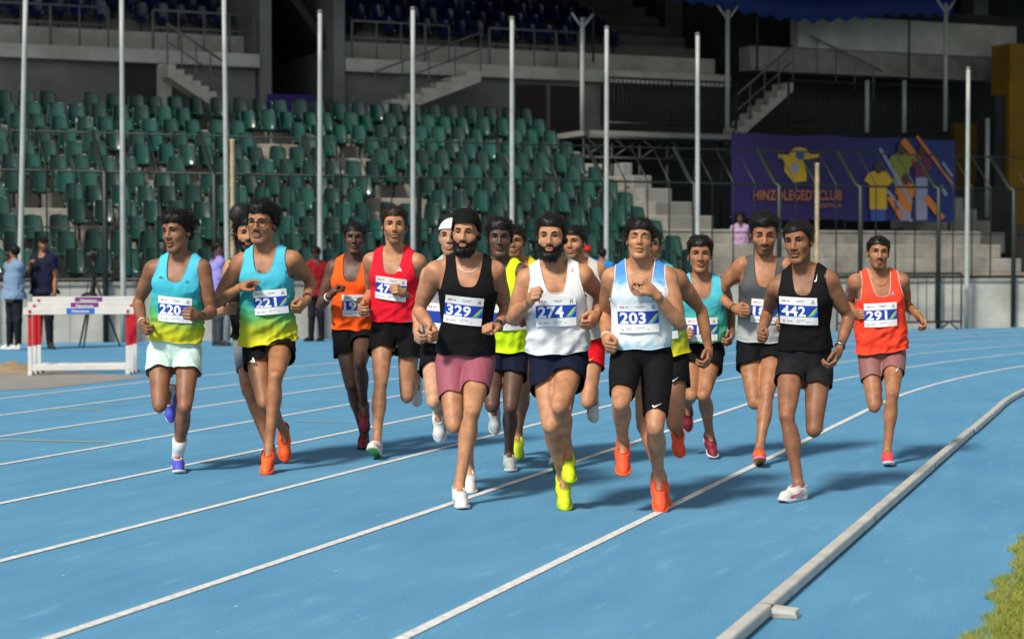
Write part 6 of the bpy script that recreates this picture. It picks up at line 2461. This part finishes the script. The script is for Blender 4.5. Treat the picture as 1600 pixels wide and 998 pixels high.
R(id='291', reg=R8, H=1.62, skin='tan', gnd=(178, 966), poff=.1, seed=37, st='L',
  label='runner number 291 in a loose coral vest, taupe half tights and coral shoes',
  head=(156, 114, 134, 4, 0, 2), neck=(157, 200), sh=((66, 226), (246, 222)), hip=((122, 512), (216, 505)),
  armR=((40, 305), F_, (66, 352), N_, (82, 352), N_, 'fist'), armL=((266, 318), F_, (308, 352), N_, (336, 384), N_, 'loose'),
  legR=((140, 708), N_, (150, 605), F_, 4, 60), legL=((210, 665), N_, (190, 888), F_, 8, -4),
  face=dict(hair='short', seed=37, mouth=.004, tache=.6, goatee=.7, stubble=.2), bib=('291', (163, 352), 0),
  top=dict(mat=C_CORAL, trim=C_BEIGE, hem=(160, 502), neck=.14, loose=.022, wrinkle=.010, slant=-.06), bot=dict(type='tights', len=.48, mat=C_TAUPE, logos=[(SWOOSH, (247, 568), .04, 40, M_WHT, 'logo')]),
  shoes=(U_COR, SO_W, SO_W, U_COR, None), logos=[(STRIPES, (210, 270), .034, 0, M_BLP, 'logo')],
  wear=[('band', 'L', W_GOLD, .004, .02), ('necklace', W_RED, .07)])
for S_ in RUN:
    person(S_)

# ------------------------------------------------------------------ people by the wall
B_BLUE = cloth('pale_blue_shirt', lin(112, 134, 160))
B_NAVY = cloth('navy_polo', lin(24, 28, 48))
B_PURP = cloth('lilac_shirt', lin(140, 130, 200))
B_RED = cloth('red_jersey', lin(150, 24, 34), noise=.5, nscale=14)
B_BRT = cloth('bright_blue_shirt', lin(30, 125, 190))
B_SARI = cloth('lilac_sari', lin(170, 140, 175), noise=.3)
B_JEAN = cloth('dark_trousers', (0.015, 0.015, 0.02, 1))
B_GRY = cloth('grey_trousers', (0.06, 0.06, 0.075, 1))
RF = (0, 0, 1.0)
FIG = []
def bystander(x, gy, H, label, skin, shirt, trou, yaw, face, hat=None, armR=None, armL=None, shoes=None, sleeve=.5, **kw):
    """upright figure: joints in pixels worked out from where the feet stand"""
    g_ = on_ground(x, gy)
    s = FPX / g_[1]
    top = gy - H * s
    P = lambda dx, z: (x + dx * s, gy - z * s)
    c, sn = math.cos(rad(yaw)), math.sin(rad(yaw))
    hw_, sw_ = .085 * c, .165 * c
    k = H / 1.72
    aR = armR or ((-.20 * c, 1.12), F_, (-.19 * c, .90), N_, (-.19 * c, .83), N_, 'loose')
    aL = armL or ((.20 * c, 1.12), F_, (.19 * c, .90), N_, (.19 * c, .83), N_, 'loose')
    cv = lambda a: (P(*a[0]), a[1], P(*a[2]), a[3], P(*a[4]), a[5]) + tuple(a[6:])
    sgn = 1 if c >= 0 else -1
    S = dict(id='by', reg=RF, H=H, skin=skin, gnd=(x, gy), label=label, seed=int(x) % 50 + 1, vox=.014, hvox=.006, fvox=.006, poff=0, lean=.0,
             head=(x + kw.get('hdx', 0) * s, gy - 1.605 * k * s, .245 * k * s, kw.get('hyaw', yaw), kw.get('hpit', 0), 0), neck=P(0, 1.45 * k),
             sh=(P(-sw_, 1.38 * k), P(sw_, 1.38 * k)), stw=.165 * sn, hip=(P(-hw_, .90 * k), P(hw_, .90 * k)), htw=.085 * sn,
             armR=cv(aR), armL=cv(aL), legR=(P(-.09 * c, .48 * k), N_, P(-.10 * c, .09 * k), F_, yaw + 8, 0), legL=(P(.09 * c, .48 * k), N_, P(.11 * c, .09 * k), F_, yaw - 8, 0),
             face=face, top=dict(mat=shirt, hemz=-.06, sleeve=sleeve, loose=.03, neck=.05, wrinkle=.010, vox=.016, name='shirt'), bot=dict(type='trousers', mat=trou, len=1, vox=.016, waist=.05),
             shoes=shoes or (U_BLK, SO_DK, SO_DK, U_BLK, None), hfwd=.02, noface=kw.get('noface', False))
    if hat:
        S['hat'] = hat
    FIG.append(S)
bystander(22, 546, 1.66, 'man in a pale blue shirt with his back turned, raising one hand beside the hurdles', 'brown', B_BLUE, B_JEAN, 130, dict(hair='short', seed=4), armL=((.22, 1.18), N_, (.26, 1.36), N_, (.28, 1.42), N_, 'loose'), shoes=(U_CRM, SO_W, SO_W, U_CRM, None))
bystander(68, 545, 1.80, 'man in a navy and red shirt and black cap standing behind the hurdles', 'brown', B_NAVY, B_JEAN, -20, dict(hair='cap', seed=5, stubble=.8), hat=C_BLACK, armR=((-.22, 1.16), F_, (-.04, 1.22), N_, (.03, 1.28), N_, 'fist'))
bystander(340, 540, 1.72, 'man in a lilac shirt looking sideways behind the two teal runners', 'dark', B_PURP, B_GRY, -70, dict(hair='wavy', seed=6))
bystander(494, 533, 1.66, 'man in a red jersey looking down behind the runner in orange', 'dark', B_RED, B_JEAN, 30, dict(hair='short', seed=7), hpit=30, armR=((-.20, 1.12), F_, (-.05, 1.10), N_, (.02, 1.12), N_, 'fist'))
bystander(917, 523, 1.72, 'person in a bright blue shirt and red cap behind the runner in white', 'brown', B_BRT, B_JEAN, 160, dict(hair='cap', seed=8), hat=cloth('red_cap', lin(190, 30, 34)))
bystander(941, 524, 1.66, 'bare headed person in a bright blue shirt seen from behind, between two runners', 'brown', B_BRT, B_JEAN, 175, dict(hair='short', seed=9))
for S_ in FIG:
    person(S_)
# a spectator sitting on the terrace
u_, _z = uw(1156, 395, 2.0)
sp = np.array(S3(u_, 2.0, 1.17))
sY = sp[1] - .1
sS = FPX / sY
q = lambda dx, z: (800 + FPX * (sp[0] + dx) / sY, 412 - (z - 1.37) * sS)
person(dict(id='seat', reg=RF, H=1.55, skin='dark', gnd=q(0, 0), label='woman in a lilac sari sitting on the bare terrace under the banner', seed=44, vox=.014, hvox=.006, fvox=.006,
            low=1.19, poff=0, lean=.05, head=q(0, 2.34) + (.23 * sS, 20, 5, 0), neck=q(0, 2.19), sh=(q(-.15, 2.13), q(.15, 2.13)), hip=(q(-.09, 1.66), q(.09, 1.66)),
            armR=(q(-.20, 1.92), F_, q(-.08, 1.76), N_, q(-.02, 1.76), N_, 'loose'), armL=(q(.20, 1.92), F_, q(.10, 1.76), N_, q(.04, 1.76), N_, 'loose'),
            legR=(q(-.10, 1.62), N_, q(-.10, 1.28), N_, 10, 0), legL=(q(.10, 1.62), N_, q(.10, 1.28), N_, -5, 0), face=dict(hair='long', seed=10), hfwd=.02,
            top=dict(mat=B_SARI, hemz=-.06, sleeve=.5, loose=.04, neck=.06, wrinkle=.012, vox=.016, name='sari_top'), bot=dict(type='trousers', mat=B_SARI, len=1, vox=.016, waist=.05), shoes=(U_BLK, SO_DK, SO_DK, U_BLK, None)))
